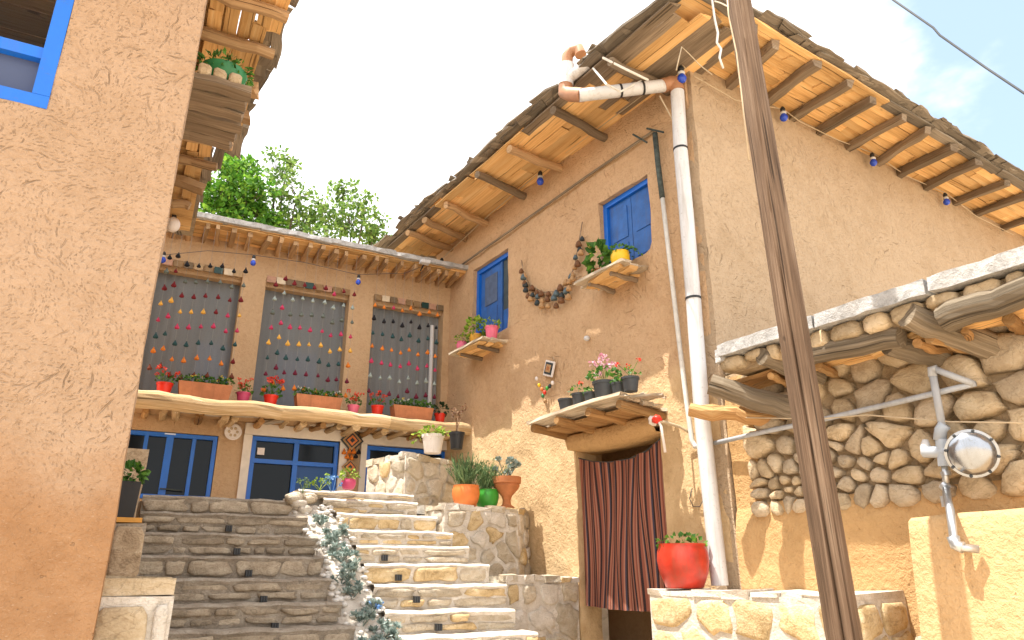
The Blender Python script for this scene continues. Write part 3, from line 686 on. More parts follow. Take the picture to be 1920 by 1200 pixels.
# eave along the right hand face
mb = MB(); mb.box((11.1, 4.24, 7.315), (10.6, 1.0, .03)); eb = mb.build('eave', M['plank'], mh)
def soff_b(y): return 7.14+(y-3.78)*.11
for row in range(7):
    y = 3.80+row*.138; x = (5.2 if row else 4.8)+R(0, .3)
    while x < 15.5:
        L_ = R(.7, 1.5); m = M['shake'] if row == 0 and R(0, 1) < .8 else M['plank']
        MB().board((x, y, soff_b(y)+R(-.01, .01)), (x+L_, y+R(-.02, .02), soff_b(y)+R(-.01, .01)), .132, .022, ragged=.05 if row < 2 else .02).build('plank', m, eb); x += L_+R(0, .02)
for i, (xi, xo) in enumerate(((5.75, 5.62), (6.3, 6.05), (6.95, 6.72), (7.5, 7.35), (8.09, 7.88), (8.76, 8.55), (9.51, 9.1), (10.06, 9.8), (10.79, 10.47), (11.66, 11.45), (12.36, 12.15), (13.28, 13.1), (14.2, 14.0))):
    MB().board((xi, 4.74, 7.165), (xo, 3.80+R(-.06, .02), 7.055), R(.085, .12), R(.085, .11), rough=.012, ragged=.02, bow=.012).build('rafter', M['rafter'], eb)
for k in range(40):
    x = 4.6+k*.27
    MB().board((x, 3.74+R(-.07, .06), 7.175+R(0, .045)), (x+R(.5, 1.2), 3.74+R(-.07, .06), 7.175+R(0, .045)), R(.08, .2), R(.012, .028), rough=.012, ragged=.09, bow=.018).build('shake', M['shake'], eb)
# shuttered windows in the front
mb = MB(); xd = XA+.10
def ybar(mb, y0, y1, z0, z1, x, t=.06): mb.box((x, (y0+y1)/2, (z0+z1)/2), (t, y1-y0, z1-z0))
y0, y1, z0, z1 = W1
ybar(mb, y0, y1, z1-.075, z1, xd); ybar(mb, y1-.075, y1, z0, z1-.076, xd-.002); ybar(mb, y0, y0+.03, z0, z1-.076, xd-.002); ybar(mb, y0+.031, y1-.076, z0, z0+.05, xd)
w1 = mb.build('window', M['blue'], mh)
mb = MB(); ybar(mb, 8.90, 9.553, 5.051, 6.243, xd+.03, .03); sh = mb.build('shutter', M['blue_dull'], w1)
mb = MB(); ybar(mb, 9.05, 9.42, 5.62, 6.12, xd+.010, .014); mb.build('shutter_panel', M['blue_grey'], w1)
mb = MB(); ybar(mb, 9.05, 9.42, 5.12, 5.54, xd+.010, .014); ybar(mb, 8.885, 8.93, 5.051, 6.243, xd+.006, .02); mb.build('shutter_panel', M['blue_dull'], w1)
mb = MB(); ybar(mb, 8.591, 8.882, 5.40, 6.243, xd+.03, .02); mb.build('pane', M['slate'], w1)
mb = MB(); ybar(mb, 8.591, 8.882, 5.051, 5.399, xd+.028, .02); mb.build('shutter_panel', M['blue_dull'], w1)
y0, y1, z0, z1 = W2
mb = MB(); ybar(mb, y0, y1, z1-.07, z1, xd); ybar(mb, y1-.07, y1, z0, z1-.071, xd-.002); ybar(mb, y0, y0+.025, z0, z1-.071, xd-.002)
w2 = mb.build('window', M['blue'], mh)
for a, b in ((5.506, 5.905), (5.915, 6.319)):
    mb = MB(); ybar(mb, a, b, z0, z1-.072, xd+.03, .03); mb.build('shutter', M['blue_dull'], w2)
    for c, d in ((5.17, 5.42), (5.50, 5.93)):
        mb = MB(); ybar(mb, a+.07, b-.07, c, d, xd+.010, .014); mb.build('shutter_panel', M['blue_dull'], w2)
mb = MB(); mb.add([(XA+.02, 5.47, 5.07), (XA+.02, 5.68, 5.07), (XA+.02, 5.54, 5.13), (XA+.02, 5.47, 5.29), (xd+.2, 5.48, 5.08), (xd+.2, 5.66, 5.08), (xd+.2, 5.53, 5.13), (xd+.2, 5.48, 5.27)],
       [(0, 3, 2, 1), (1, 2, 6, 5), (2, 3, 7, 6)]); mb.build('plaster_corner', M['mud_a'], mh)
# door canopy of boards and poles
mb = MB(); mb.box((5.40, 6.28, 3.155), (.56, 1.62, .03), jit=.01); cn = mb.build('canopy', M['log_warm'], mh)
for k in range(6):
    x = 4.96+k*.125; MB().board((x, 7.10+R(-.05, .08)-k*.02, 3.235+R(-.012, .012)-k*.012), (x+R(-.02, .02), 5.42+R(-.08, .05), 3.245+R(-.012, .012)-k*.012), .125, .038, segs=8, rough=.008, ragged=.05, bow=.014).build('plank', M['bleached'], cn)
for k, y in enumerate((7.02, 6.50, 5.95, 5.48)):
    MB().log((5.72, y+.02, 3.10), (4.93+R(-.03, .02), y, 3.165), .055, .05, n=9, bend=.01).build('beam', M['log_warm'], cn)
for k in range(5):
    MB().board((4.98+k*.13, 7.0-R(0, .5), 3.275-k*.01), (4.98+k*.13, 5.6+R(0, .5), 3.285-k*.01), R(.05, .1), .02, rough=.008, ragged=.06, bow=.01).build('plank', M['bleached'], cn)
for k in range(7):
    y = 5.3+R(-.06, .3); MB().board((R(5.1, 5.6), y+R(-.1, .1), 3.24+R(-.02, .06)), (R(5.0, 5.5), y+R(.1, .3), 3.25+R(-.02, .05)), R(.04, .09), .03, rough=.012, ragged=.04).build('bark_strip', M['bleached'], cn)
mb = MB(); vs = []; fs = []; n = 20      # rounded clay lintel under the canopy
for i in range(n+1):
    y = DR[0]-.03+(DR[1]-DR[0]+.06)*i/n; sag = .17*(1-(2*i/n-1)**2)
    for j, (dx, z) in enumerate(((-.05, 3.15), (-.16, 3.10), (-.10, 2.95-sag*.15), (.02, 2.90+.05-sag*.35), (.32, 2.92))):
        p = Vector((XA+dx, y, z)); p.x += nz3(p, 5)*.03; vs.append(p)
for i in range(n):
    for j in range(4): a = i*5+j; fs.append((a, a+5, a+6, a+1))
mb.add(vs, fs); mb.build('lintel', M['mud_low'], mh, True)
mb = MB(); mb.box((6.7, 6.3, 2.0), (.05, 3.0, 3.6)); mb.build('inner_wall', M['mud_smooth'], mh)

# ------------------------------------------------------------------ stone annex on the right
an = thing('stone_annex', 'low rubble stone building on the right with log roof beams and white slab edge', 'building', (XA, 2.6, 0))
wall('wall', an, (XA+.02, 0, 0), YX, -XX, .6, YB-.03, 0, 2.12, [], .3, M['mud_low'], .08, .03, shape=lambda u, z: .05*min(1, max(0, (2.12+.10*nz3((u, 0, 3), 2.2)-z)/.10)))
mb = MB(); mb.box((XA+.22, 2.6, 1.7), (.36, 4.1, 3.36)); mb.build('mortar', M['mortar_dark'], an)
wall('wall', an, (XA+.015, 0, 0), YX, -XX, 4.36, YB-.02, 2.0, 3.34, [], .1, M['mud_low'], .06, .02)
sd = []
for (ya, yb, za, zb, h, w) in ((3.55, 4.42, 2.02, 2.46, .11, .13), (2.95, 3.55, 2.04, 2.55, .125, .16), (3.30, 4.42, 2.46, 3.30, .19, .25), (1.2, 2.95, 2.02, 2.50, .18, .25), (1.2, 3.30, 2.50, 3.32, .24, .31)):
    sd += courses(ya, yb, za, zb, h, w, .42)
for p in cells(sd, [(1.1, 1.98), (4.46, 1.98), (4.42, 3.36), (1.1, 3.36)], 1.35):
    cy = sum(q[0] for q in p)/len(p); big = max(q[0] for q in p)-min(q[0] for q in p)
    stone(p, (XA+.015, 0, 0), YX, -XX, 'stone', M['stone_g'] if R(0, 1) < .55 else M['stone_w'], an, R(.007, .024), min(.10, .045+big*.13)*R(.7, 1.25), rough=.26, cut=.29)
mb = MB(); mb.box((7.3, 2.09, 3.455), (4.3, 4.1, .12)); mb.box((7.6, 4.4, 3.455), (3.9, .5, .12)); mb.build('roof', M['roof_earth'], an)
XF = 5.02
for a, b in ((.5, 1.32), (1.34, 2.30), (2.315, 3.2), (3.21, 4.2)):      # white slab edge in lengths
    n = 8; mb = MB(); mb.board((XF+.06, a, 3.415+R(-.006, .006)), (XF+.06, b-.012, 3.415+R(-.006, .006)), .16, .11, segs=8, rough=.01); mb.build('slab_edge', M['cap'], an)
MB().board((XF+.02, 4.20, 3.385), (XF+.55, 4.22, 3.33), .09, .12, rough=.012).build('slab_edge', M['cap'], an)
y = 1.1
while y < 4.15:       # small stones bedded below the slab
    w = R(.12, .3); h = R(.09, .15)
    q = [(y+.005, 3.36-h), (y+w-.01, 3.36-h+R(-.01, .02)), (y+w-.015, 3.358), (y+.01, 3.358)]
    stone(q, (XF+.10, 0, 0), YX, -XX, 'stone', M['stone_w'], an, .006, .06, base=-.1); y += w
mb = MB(); mb.box((5.40, 2.6, 3.285), (.5, 3.1, .13)); mb.build('clay_bed', M['mortar_dark'], an)
def lg2(p, q, r, m='log', n=12): MB().log(p, q, r, r*R(.85, 1.0), n=n, segs=8, bump=.08, bend=.022).build('beam', M[m], an)
P = onx
lg2(onx(1870, 655, 5.6), onx(1700, 590, 5.05), .105)
lg2(onx(1765, 672, 5.6), onx(1665, 645, 5.22), .09)
lg2(onx(1540, 710, 5.62), onx(1428, 668, 5.05), .085)
lg2(onx(1490, 770, 5.5), onx(1332, 720, 4.98), .105)
MB().log(onx(1470, 788, 5.62), onx(1293, 768, 5.10), .078, .07, n=12, segs=8, bump=.28, bend=.03).build('beam', M['log_warm'], an)
lg2(onx(1510, 668, 5.14), onx(1690, 632, 5.18), .085)
lg2(onx(1770, 600, 5.1), onx(1990, 520, 5.1), .10)
lg2(onx(1930, 560, 5.4), onx(1905, 590, 5.6), .08)
for a, b, c, m in ((1.2, 2.25, 5.38, 'plank'), (2.2, 3.0, 5.36, 'plank'), (2.9, 3.7, 5.40, 'plank'), (3.4, 4.3, 5.33, 'log_warm'), (1.2, 2.4, 5.52, 'plank'), (2.3, 3.3, 5.52, 'plank'), (3.2, 4.4, 5.52, 'log_warm')):
    MB().board((c, a, 3.16+R(-.02, .02)), (c+R(-.05, .05), b, 3.15+R(-.02, .02)), .15, .035, rough=.02, ragged=.05, bow=.02).build('plank', M[m], an)
for k in range(9):
    q = R(1.4, 4.2); lg2((5.6, q, R(3.06, 3.12)), (5.2, q+R(-.2, .2), R(3.08, 3.14)), R(.03, .05), 'log_warm', 8)
# plastered buttress
bt = thing('buttress', 'smooth clay buttress block below the gas meter with rounded top edge', 'buttress', (5.2, 2.3, 0))
n = 16; m_ = 26; mb = MB(); vs = []; fs = []
for j in range(m_+1):
    z = 2.0*j/m_
    for i in range(n+1):
        y = 1.3+(2.80-1.3)*i/n; t = max(0, (z-1.86)/.14); e = max(0, (i-(n-2))/2)
        x = 5.14+.06*t*t+.35*max(0, t-.8)*5*.2+nz3((0, y, z), 2)*.018+.025*e*e+(1.95-z)*-.12
        yy = y-(.03*t if i == n else 0)
        vs.append((x+(.0 if z < 1.86 else .0), yy+nz3((3, y, z), 2)*.012, min(z, 1.88+.02*nz3((y, 0, 0), 2)+.03*(1-i/n))))
for j in range(m_):
    for i in range(n): a = j*(n+1)+i; fs.append((a, a+n+1, a+n+2, a+1))
b0 = len(vs)
for j in range(m_+1): p = vs[j*(n+1)+n]; vs.append((XA+.1, p[1]+.03, p[2]))
for j in range(m_): fs.append((j*(n+1)+n, (j+1)*(n+1)+n, b0+j+1, b0+j))
b1 = len(vs)
for i in range(n+1): p = vs[m_*(n+1)+i]; vs.append((XA+.1, p[1], p[2]+.02))
for i in range(n): fs.append((m_*(n+1)+i, b1+i, b1+i+1, m_*(n+1)+i+1))
mb.add(vs, fs); mb.build('plaster_block', M['mud_butt'], bt, True, angle=60)

# ------------------------------------------------------------------ low stone wall in front of the main house
lw = thing('stone_wall', 'low wall of yellow limestone in pale mortar under the red pot and the pole', 'wall', (5.2, 4.2, 0))
mb = MB(); mb.box((5.24, 4.15, .67), (.66, 2.0, 1.34)); mb.build('mortar', M['lime'], lw)
sd = courses(3.14, 5.16, .55, 1.30, .28, .33, .35)
for p in cells(sd, [(3.15, .5), (5.15, .5), (5.15, 1.32), (3.15, 1.32)], 1.2): stone(p, (4.915, 0, 0), YX, -XX, 'stone', M['stone_y'], lw, R(.022, .055), R(.012, .035), rough=.3)
y = 3.14
while y < 5.1: w = min(R(.2, .45), 5.16-y); MB().box((5.24+R(-.02, .02), y+w/2, 1.352), (.66, w-.012, .05), jit=.016).build('cap_stone', M['lime'], lw); y += w
sd = courses(4.93, 5.58, .55, 1.30, .28, .33, .3)
for p in cells(sd, [(4.93, .5), (5.56, .5), (5.56, 1.32), (4.93, 1.32)], 1.2): stone(p, (0, 3.15, 0), XX, -YX, 'stone', M['stone_y'], lw, .02, .03, rough=.2)

# ------------------------------------------------------------------ the stairs, two flights with a planted strip between
st = thing('stone_staircase', 'rough stone steps in two flights rising to the back house', 'staircase', U(1.6, 6.5, 0))
LY = [1230, 1181, 1132, 1085, 1042, 1001, 964, 934]
RY = [(1240, 860), (1189, 900), (1142, 930), (1095, 930), (1057, 880), (1025, 860), (997, 830), (967, 790), (940, 760), (921, 650)]
LV = [6.50+.26*i for i in range(8)]; RV = [6.45+.25*i for i in range(10)]
LZ = [onv(450, y, v).z for y, v in zip(LY, LV)]; RZ = [onv(x, y, v).z for (y, x), v in zip(RY, RV)]
LSPL = [uof(onv(x, y, v)) for x, y, v in zip((688, 666, 642, 622, 608, 598, 578, 548), LY, LV)]
RL = [uof(onv(x, y[0], v)) for x, y, v in zip((765, 742, 722, 702, 684, 668, 650, 632, 606, 560), RY, RV)]
RR = [uof(onv(x, y[0], v))+.12 for x, y, v in zip((1010, 990, 948, 932, 900, 862, 832, 802, 766, 760), RY, RV)]
def flight(zs, vs, ul, ur, deep, smat, mmat):
    for i, (z, v) in enumerate(zip(zs, vs)):
        zb = zs[i-1] if i else z-.2; a, b = ul[i], ur[i]; vn = vs[i+1] if i+1 < len(vs) else v+deep
        mb = MB(); n = 44; V_ = []; F = []
        for k in range(n+1):
            u = a+(b-a)*k/n; q = .014*nz3((u, i*3, 0), 4)+.006*nz3((u, i*3, 0), 13); w = .03*nz3((u, 0, i*2), 3.5)+.014*nz3((u, 0, i*2), 11)
            for (vv, zz) in ((v+.03, zb-.1), (v+.022, z-.06), (v-.005+w, z-.022+q), (v+.02+w, z+q), (vn+.08, z+.004+q)): V_.append(U(u, vv, zz))
        for k in range(n):
            for j in range(4): c = k*5+j; F.append((c, c+5, c+6, c+1))
        mb.add(V_, F); s_ = mb.build('step', mmat, st, True, angle=45)
        rows = 1 if i % 3 == 1 else 2
        for p in ashlar(a, b, zb+.012, z-.03, rows, R(.20, .36) if rows == 2 else R(.30, .46), .02):
            stone(p, VX*(v+.028+R(-.008, .008)), UX, -VX, 'stone', smat[0] if R(0, 1) < .6 else smat[1], s_, R(.004, .018), R(.010, .05), rough=.30)
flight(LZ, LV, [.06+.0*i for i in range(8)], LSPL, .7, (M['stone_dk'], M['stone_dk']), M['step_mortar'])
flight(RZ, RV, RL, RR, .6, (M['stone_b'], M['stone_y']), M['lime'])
for k in range(16):
    q = R(0, 1); c = U(uof(onv(548+42*q, 930, 8.32))+R(-.05, .05), 8.30+R(-.05, .30), 2.16+R(0, .17)); r = R(.05, .10)
    MB().ball(c, r, 9, 6, .16, (R(.9, 1.5), R(.8, 1.2), R(.6, .9))).build('stone', M['stone_b'] if k % 3 else M['lime'], st, True)
# planted strip between the flights
def lerpt(xs, ys, x):
    for (a, b), (c, d) in zip(zip(xs, ys), list(zip(xs, ys))[1:]):
        if x <= c: return b+(d-b)*max(0, (x-a))/(c-a)
    return ys[-1]
def strip(v, t):      # a point on the strip, t from 0 (left) to 1 (right)
    z = (lerpt(LV, LZ, v-.10)+lerpt(RV, RZ, v-.10))/2-.02; a, b = lerpt(LV, LSPL, v)-.02, lerpt(RV, RL, v)+.02
    return U(a+(b-a)*t, v, z)
mb = MB(); V_ = []; F = []; n = 40
for i in range(n+1):
    v = 6.3+(8.42-6.3)*i/n
    for t, dz in ((-.02, -.6), (0, -.03), (.3, .01), (.5, -.01), (.7, .01), (1, -.03), (1.02, -.6)):
        V_.append(strip(v, t)+ZX*(dz+.03*nz3((t*2, v*4, 0), 2)))
for i in range(n):
    for j in range(6): c = i*7+j; F.append((c, c+1, c+8, c+7))
mb.add(V_, F); mb.build('planting_strip', M['lime'], None, True, kind='structure')
mb = MB()
for k in range(240):
    v = R(6.35, 8.4); t = R(-.05, 1.08); r = R(.016, .038); mb.ball(strip(v, t)+ZX*R(0, .015), r, 7, 4, .12, (R(.9, 1.3), R(.9, 1.3), .7))
mb.build('pebbles', M['pebble'], None, True, kind='stuff')

# ------------------------------------------------------------------ terrace blocks right of the steps
def block(name, label, pts, z0, z1, h, w, mats, mm, cap=True, gap=.032, depth=.034, rough=.45):
    """rubble block over the ground outline pts (front corners in order, seen faces between them)"""
    c = sum((Vector((p[0], p[1], 0)) for p in pts), Vector((0, 0, 0)))/len(pts); t = thing(name, label, 'wall', (c.x, c.y, 0)); m = len(pts)
    mb = MB(); vs = [Vector((p[0], p[1], z0)) for p in pts]+[Vector((p[0], p[1], z1-.02)) for p in pts]
    mb.add(vs, [tuple(m+i for i in range(m))]+([(m-1, 0, m, 2*m-1)]))
    for i in range(m-1):      # rough bedding on each seen face
        a, b = Vector((pts[i][0], pts[i][1], 0)), Vector((pts[i+1][0], pts[i+1][1], 0)); d = (b-a); L_ = d.length; d = d.normalized(); nn = d.cross(ZX); nu, nv = max(2, int(L_/.05)), max(2, int((z1-z0)/.05))
        V_ = []
        for j in range(nv+1):
            for k in range(nu+1):
                p = a+d*(L_*k/nu)+ZX*(z0+(z1-.02-z0)*j/nv); V_.append(p+nn*(.016*nz3(p, 6)+.010*nz3(p, 17))*(0 if k in (0, nu) else 1))
        mb.add(V_, [(j*(nu+1)+k, j*(nu+1)+k+1, (j+1)*(nu+1)+k+1, (j+1)*(nu+1)+k) for j in range(nv) for k in range(nu)])
    mb.build('mortar', mm, t, True, angle=60)
    for i in range(m-1):
        a, b = Vector((pts[i][0], pts[i][1], 0)), Vector((pts[i+1][0], pts[i+1][1], 0)); d = b-a; L_ = d.length; d = d.normalized(); nn = d.cross(ZX)
        if i == m-1: continue
        sd = courses(0, L_, z0, z1-.05, h, w, .35)
        for p in cells(sd, [(0, z0), (L_, z0), (L_, z1-.03), (0, z1-.03)], 1.3): stone(p, a+nn*.005, d, nn, 'stone', random.choice(mats), t, gap*R(.5, 1.8), depth*R(.3, 1.2), rough=rough)
    if cap:      # uneven stones along the top
        for i in range(m-1):
            a, b = Vector((pts[i][0], pts[i][1], 0)), Vector((pts[i+1][0], pts[i+1][1], 0)); d = b-a; L_ = d.length; d = d.normalized(); nn = d.cross(ZX); q = 0
            while q < L_-.05:
                w_ = min(R(.12, .3), L_-q); MB().box(a+d*(q+w_/2)-nn*.07+ZX*(z1-.02+R(-.01, .02)), (w_-.012, R(.14, .2), R(.05, .09)), (d, nn, ZX), jit=.014).build('cap_stone', random.choice(mats), t); q += w_
    return t
def g(px, py, v): p = onv(px, py, v); return (p.x, p.y)
block('stone_wall', 'pale rubble pier at the top right of the steps carrying the white and black pots', [(3.93, 9.6), (4.02, 8.55), (5.58, 9.25)], 1.8, onx(800, 851, 4.2).z*0+2.98, .24, .28, [M['stone_b'], M['lime'], M['stone_b'], M['lime'], M['stone_y']], M['lime'])
block('stone_wall', 'stepped rubble block beside the steps carrying the orange, green and urn pots', [(4.10, 8.52), (4.16, 7.72), (5.20, 7.72), (5.58, 8.05)], 1.2, 2.28, .22, .26, [M['stone_b'], M['lime'], M['stone_b'], M['lime'], M['stone_y']], M['lime'])
block('stone_wall', 'low stone plinth left of the curtained doorway', [(4.42, 7.7), (4.46, 6.86), (5.57, 7.02)], .6, 1.47, .26, .34, [M['stone_b'], M['lime'], M['stone_b'], M['lime'], M['stone_y']], M['lime'])
mb = MB(); mb.box(U(3.0, 6.2, .35), (3.2, .9, .7), (UX, VX, ZX)); mb.build('path', M['ground'], None, kind='structure')
# left of the steps
t = thing('stone_pier', 'plastered stone pier at the corner of the left house beside the bottom steps', 'pier', U(.1, 4.6, 0))
mb = MB(); mb.box(U(.06, 4.75, .70), (.36, 1.0, 1.40), (UX, VX, ZX), jit=.01); mb.build('core', M['lime'], t)
o_ = VX*4.25
for (a, b, c, d) in ((-.10, .15, 1.10, 1.36), (.165, .235, 1.12, 1.37), (-.10, .12, .80, 1.08), (.14, .235, .82, 1.1)):
    stone([(a, c), (b, c), (b, d), (a, d)], o_, UX, -VX, 'stone', M['stone_w'] if a < .1 else M['lime'], t, .012, .03, rough=.06)
for i, (a, b) in enumerate(((4.26, 4.72), (4.74, 5.24))): MB().box(U(.065, (a+b)/2, 1.445), (.38, b-a-.01, .085), (UX, VX, ZX), jit=.012).build('cap_stone', M['stone_w'], t)
q = onv(240, 980, 6.3)
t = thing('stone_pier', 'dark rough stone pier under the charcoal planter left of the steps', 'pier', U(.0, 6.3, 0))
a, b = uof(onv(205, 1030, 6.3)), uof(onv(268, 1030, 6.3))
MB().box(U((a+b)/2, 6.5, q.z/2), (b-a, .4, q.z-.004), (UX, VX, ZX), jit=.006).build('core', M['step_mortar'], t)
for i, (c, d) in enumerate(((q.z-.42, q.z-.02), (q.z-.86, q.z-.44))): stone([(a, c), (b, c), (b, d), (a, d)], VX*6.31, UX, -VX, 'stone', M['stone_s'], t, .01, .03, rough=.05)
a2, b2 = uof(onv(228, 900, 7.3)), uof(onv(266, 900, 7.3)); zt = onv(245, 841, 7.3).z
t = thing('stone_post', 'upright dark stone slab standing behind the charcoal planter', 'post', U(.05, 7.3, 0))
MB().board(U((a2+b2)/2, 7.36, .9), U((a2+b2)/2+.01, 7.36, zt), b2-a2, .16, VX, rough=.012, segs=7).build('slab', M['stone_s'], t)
# ------------------------------------------------------------------ utility pole and wires
pb, pt = Vector((4.16, 2.76, 1.14)), Vector((4.06, 2.83, 5.86)); dz = (pt-pb)/(pt.z-pb.z)
up = thing('utility_pole', 'leaning cracked wooden utility pole in front of the stone annex', 'pole', (pb.x, pb.y, 0))
mb = MB(); vs = []; uv = []; fs = []; n = 120; m_ = 90; camd = math.atan2(-pb.y, -pb.x)
for j in range(m_+1):
    z = -.1+8.3*j/m_; c = pb+dz*(z-pb.z); r = .101-.0016*z
    for k in range(n):
        th = 2*math.pi*k/n; a = (th-camd-(-.12+.10*math.sin(z*1.1)) + math.pi) % (2*math.pi)-math.pi
        crack = max(0, 1-abs(a)/.12)*.034*max(0, min(1, (z-.2)*2, (3.75-z)*2.5)); a2 = (th-camd-.62+math.pi) % (2*math.pi)-math.pi
        crack += max(0, 1-abs(a2)/.09)*.018*max(0, min(1, (z-.2)*2, (2.1-z)*2.5))
        rr = r*(1+.035*noise.noise((math.cos(th)*1.5, math.sin(th)*1.5, z*.8))+.012*noise.noise((math.cos(th)*9, math.sin(th)*9, z*1.2)))-crack
        vs.append(c+Vector((math.cos(th)*rr, math.sin(th)*rr, 0))); uv.append((z, th*.1))
for j in range(m_):
    for k in range(n): fs.append((j*n+k, j*n+(k+1) % n, (j+1)*n+(k+1) % n, (j+1)*n+k))
mb.add(vs, fs, uv); mb.build('shaft', M['pole'], up, True, angle=40)
mb = MB(); q = [(1364, 0), (1366, 28), (1381, 99), (1391, 181), (1404, 300)]; mb.tube([on(x, y, pb+dz*3-Vector((.09, .09, 0)), Vector((.55, .83, 0))) for x, y in q], .006, 6); mb.build('cable', M['cable_t'], up, True)
def wire(name, label, pts, r, mat, cat='wire', n=6):
    c = pts[0]; t = MB().tube(pts, r, n).build(name, mat, None, True); return setp(t, label, cat)
def rp(x, y, t): return Vector((0, 0, CZ))+ray(x, y)*t
wire('overhead_wire', 'dark overhead wire crossing the sky at the upper right', [rp(1560, -95, 13), rp(1675, 0, 11.5), rp(1750, 52, 10.8), rp(1762, 66, 10.7), rp(1850, 128, 10), rp(1925, 178, 9.4), rp(2100, 300, 8.5)], .016, M['cable_b'])
wire('hanging_cable', 'knotted white cable hanging from the roof corner beside the pole', [ony(x, y, 3.72) for x, y in ((1333, -15), (1340, 35), (1346, 62), (1344, 80), (1352, 92), (1349, 108), (1356, 128))], .012, M['cable_w'], 'cable')
wire('hanging_cable', 'thin pale cable draped from the roof corner to the pole top', [ony(x, y, 3.70) for x, y in ((1340, 2), (1352, 6), (1368, 14))], .008, M['cable_w'], 'cable')
wire('hanging_wire', 'tan cord looped over the rafter beside the blue corner bulb', [ony(x, y, 4.1) for x, y in ((1268, 132), (1278, 88), (1293, 102), (1312, 122), (1335, 140))], .006, M['cable_t'], 'cord')
wire('hanging_wire', 'thin slack line dangling in the sky below the left house eave', [onv(x, y, 5.6) for x, y in ((500, 130), (530, 142), (548, 165), (552, 195))], .002, M['cable_w'], 'cord')
wire('wall_wire', 'thin tan wire strung across the annex stones below the beams', [onx(x, y, 5.36) for x, y in ((1345, 788), (1400, 783), (1530, 786), (1625, 778), (1784, 791), (1940, 793))], .006, M['cable_t'])
wire('wire_loop', 'bent wire loop hanging on the sunny wall left of the white downpipe', [onx(x, y, 5.56) for x, y in ((1298, 915), (1293, 935), (1300, 950), (1312, 950), (1320, 935))], .004, M['cable_b'])

# ------------------------------------------------------------------ string lights with blue bulbs
def bulbs(label, path, spots, r=.007, mat='cable_t', sc=1.0):
    t = thing('string_lights', label, 'string lights', path[0]); MB().tube(path, r, 6).build('cable', M[mat], t, True)
    for p in spots:
        MB().lathe(p, [(.005, .02*sc), (.020*sc, .015*sc), (.037*sc, -.012*sc), (.040*sc, -.035*sc), (.030*sc, -.058*sc), (.010*sc, -.070*sc)], 12).build('bulb', M['bulbblue'], t, True)
        b = t.children[-1]
        MB().lathe(p, [(.030*sc, .012*sc), (.031*sc, .032*sc), (.022*sc, .040*sc)], 12).build('collar', M['pvc'], b, True)
        MB().lathe(p, [(.022*sc, .038*sc), (.026*sc, .075*sc), (.012*sc, .10*sc)], 12).build('socket', M['black'], b, True)
pts = [ony(x, y, 4.60) for x, y in ((1300, 142), (1340, 165), (1380, 188), (1469, 205), (1500, 228), (1570, 262), (1637, 287), (1700, 330), (1774, 362), (1830, 405), (1900, 440))]
bulbs('string of blue bulbs under the right hand eave of the tall house', pts, [ony(1469, 216, 4.58), ony(1637, 301, 4.58), ony(1774, 375, 4.58)], sc=1.25)
pts = [onx(x, y, 5.45) for x, y in ((1285, 128), (1278, 120), (1190, 190), (1013, 322), (920, 400), (829, 485))]
bulbs('string of blue bulbs along the shuttered front of the tall house', pts, [onx(1278, 142, 5.44), onx(1013, 336, 5.40), onx(828, 497, 5.44)], sc=1.35)
pts = [onv(x, y, 10.42) for x, y in ((300, 470), (308, 478), (390, 470), (475, 478), (570, 492), (672, 515), (760, 512), (822, 488))]
bulbs('string of small bulbs across the gallery of the back house', pts, [onv(306, 484, 10.40), onv(475, 490, 10.40), onv(672, 526, 10.40)], mat='cable_b', r=.004, sc=1.0)

# ------------------------------------------------------------------ coloured tassel garlands over the gallery
TC = {'k': (.02, .02, .024), 'd': (.16, .02, .025), 'y': (.72, .40, .08), 'p': (.50, .05, .12), 't': (.03, .075, .08), 'o': (.66, .20, .035), 'g': (.13, .15, .13), 'b': (.16, .05, .03), 'c': (.66, .42, .24), 'm': (.14, .02, .04), 'l': (.30, .35, .33)}
TM = {}
for k_, c in TC.items():
    q = MB(); q.lathe((0, 0, 0), [(.004, .045), (.010, .032), (.022, .012), (.037, -.016), (.036, -.028), (.020, -.038)], 8)
    q.lathe((0, 0, .042), [(.004, -.008), (.012, 0), (.004, .008)], 6)
    o = q.build('tassel', m_plain('tassel wool '+k_, c, .95, .1, .3, 30)); TM[k_] = o.data; bpy.data.objects.remove(o)
ORD = ['first', 'second', 'third', 'fourth', 'fifth', 'sixth', 'seventh', 'eighth', 'ninth']
def garlands(side, xs, rows, top):
    for i, px in enumerate(xs):
        p0 = onv(px, 640, 10.46); t = thing('tassel_garland', '%s string of coloured tassels from the left in the %s gallery bay' % (ORD[i], side), 'garland', (p0.x, p0.y, 6.30), 'tassel garlands hung before the gallery')
        off = R(-.06, .06)+(.05 if i % 3 == 1 else 0); zb = 6.40-.16-.0
        MB().tube([(p0.x, p0.y, 6.30), (p0.x, p0.y, 3.98+R(0, .1))], .0016, 4).build('string', M['cordgrey'], t)
        for j, r_ in enumerate(rows):
            c = r_ if R(0, 1) > .06 else random.choice('odyp'); z = top-j*.232+off+R(-.015, .015)
            o = bpy.data.objects.new('tassel', TM[c]); COL.objects.link(o); o.parent = t; o.location = (R(-.008, .008), R(-.008, .008), z-6.30); o.rotation_euler = (R(-.1, .1), R(-.1, .1), R(0, 6)); s = R(.72, 1.0); o.scale = (s, s, s)
garlands('left', (290, 308, 328, 350, 373, 397, 420, 442), 'kgdyptob', 5.70)
garlands('middle', (505, 522, 540, 560, 580, 602, 620, 638, 657), 'dlgpytmo', 5.62)
garlands('right', (699, 717, 735, 752, 768, 785, 802, 818), 'oktoplm', 5.52)

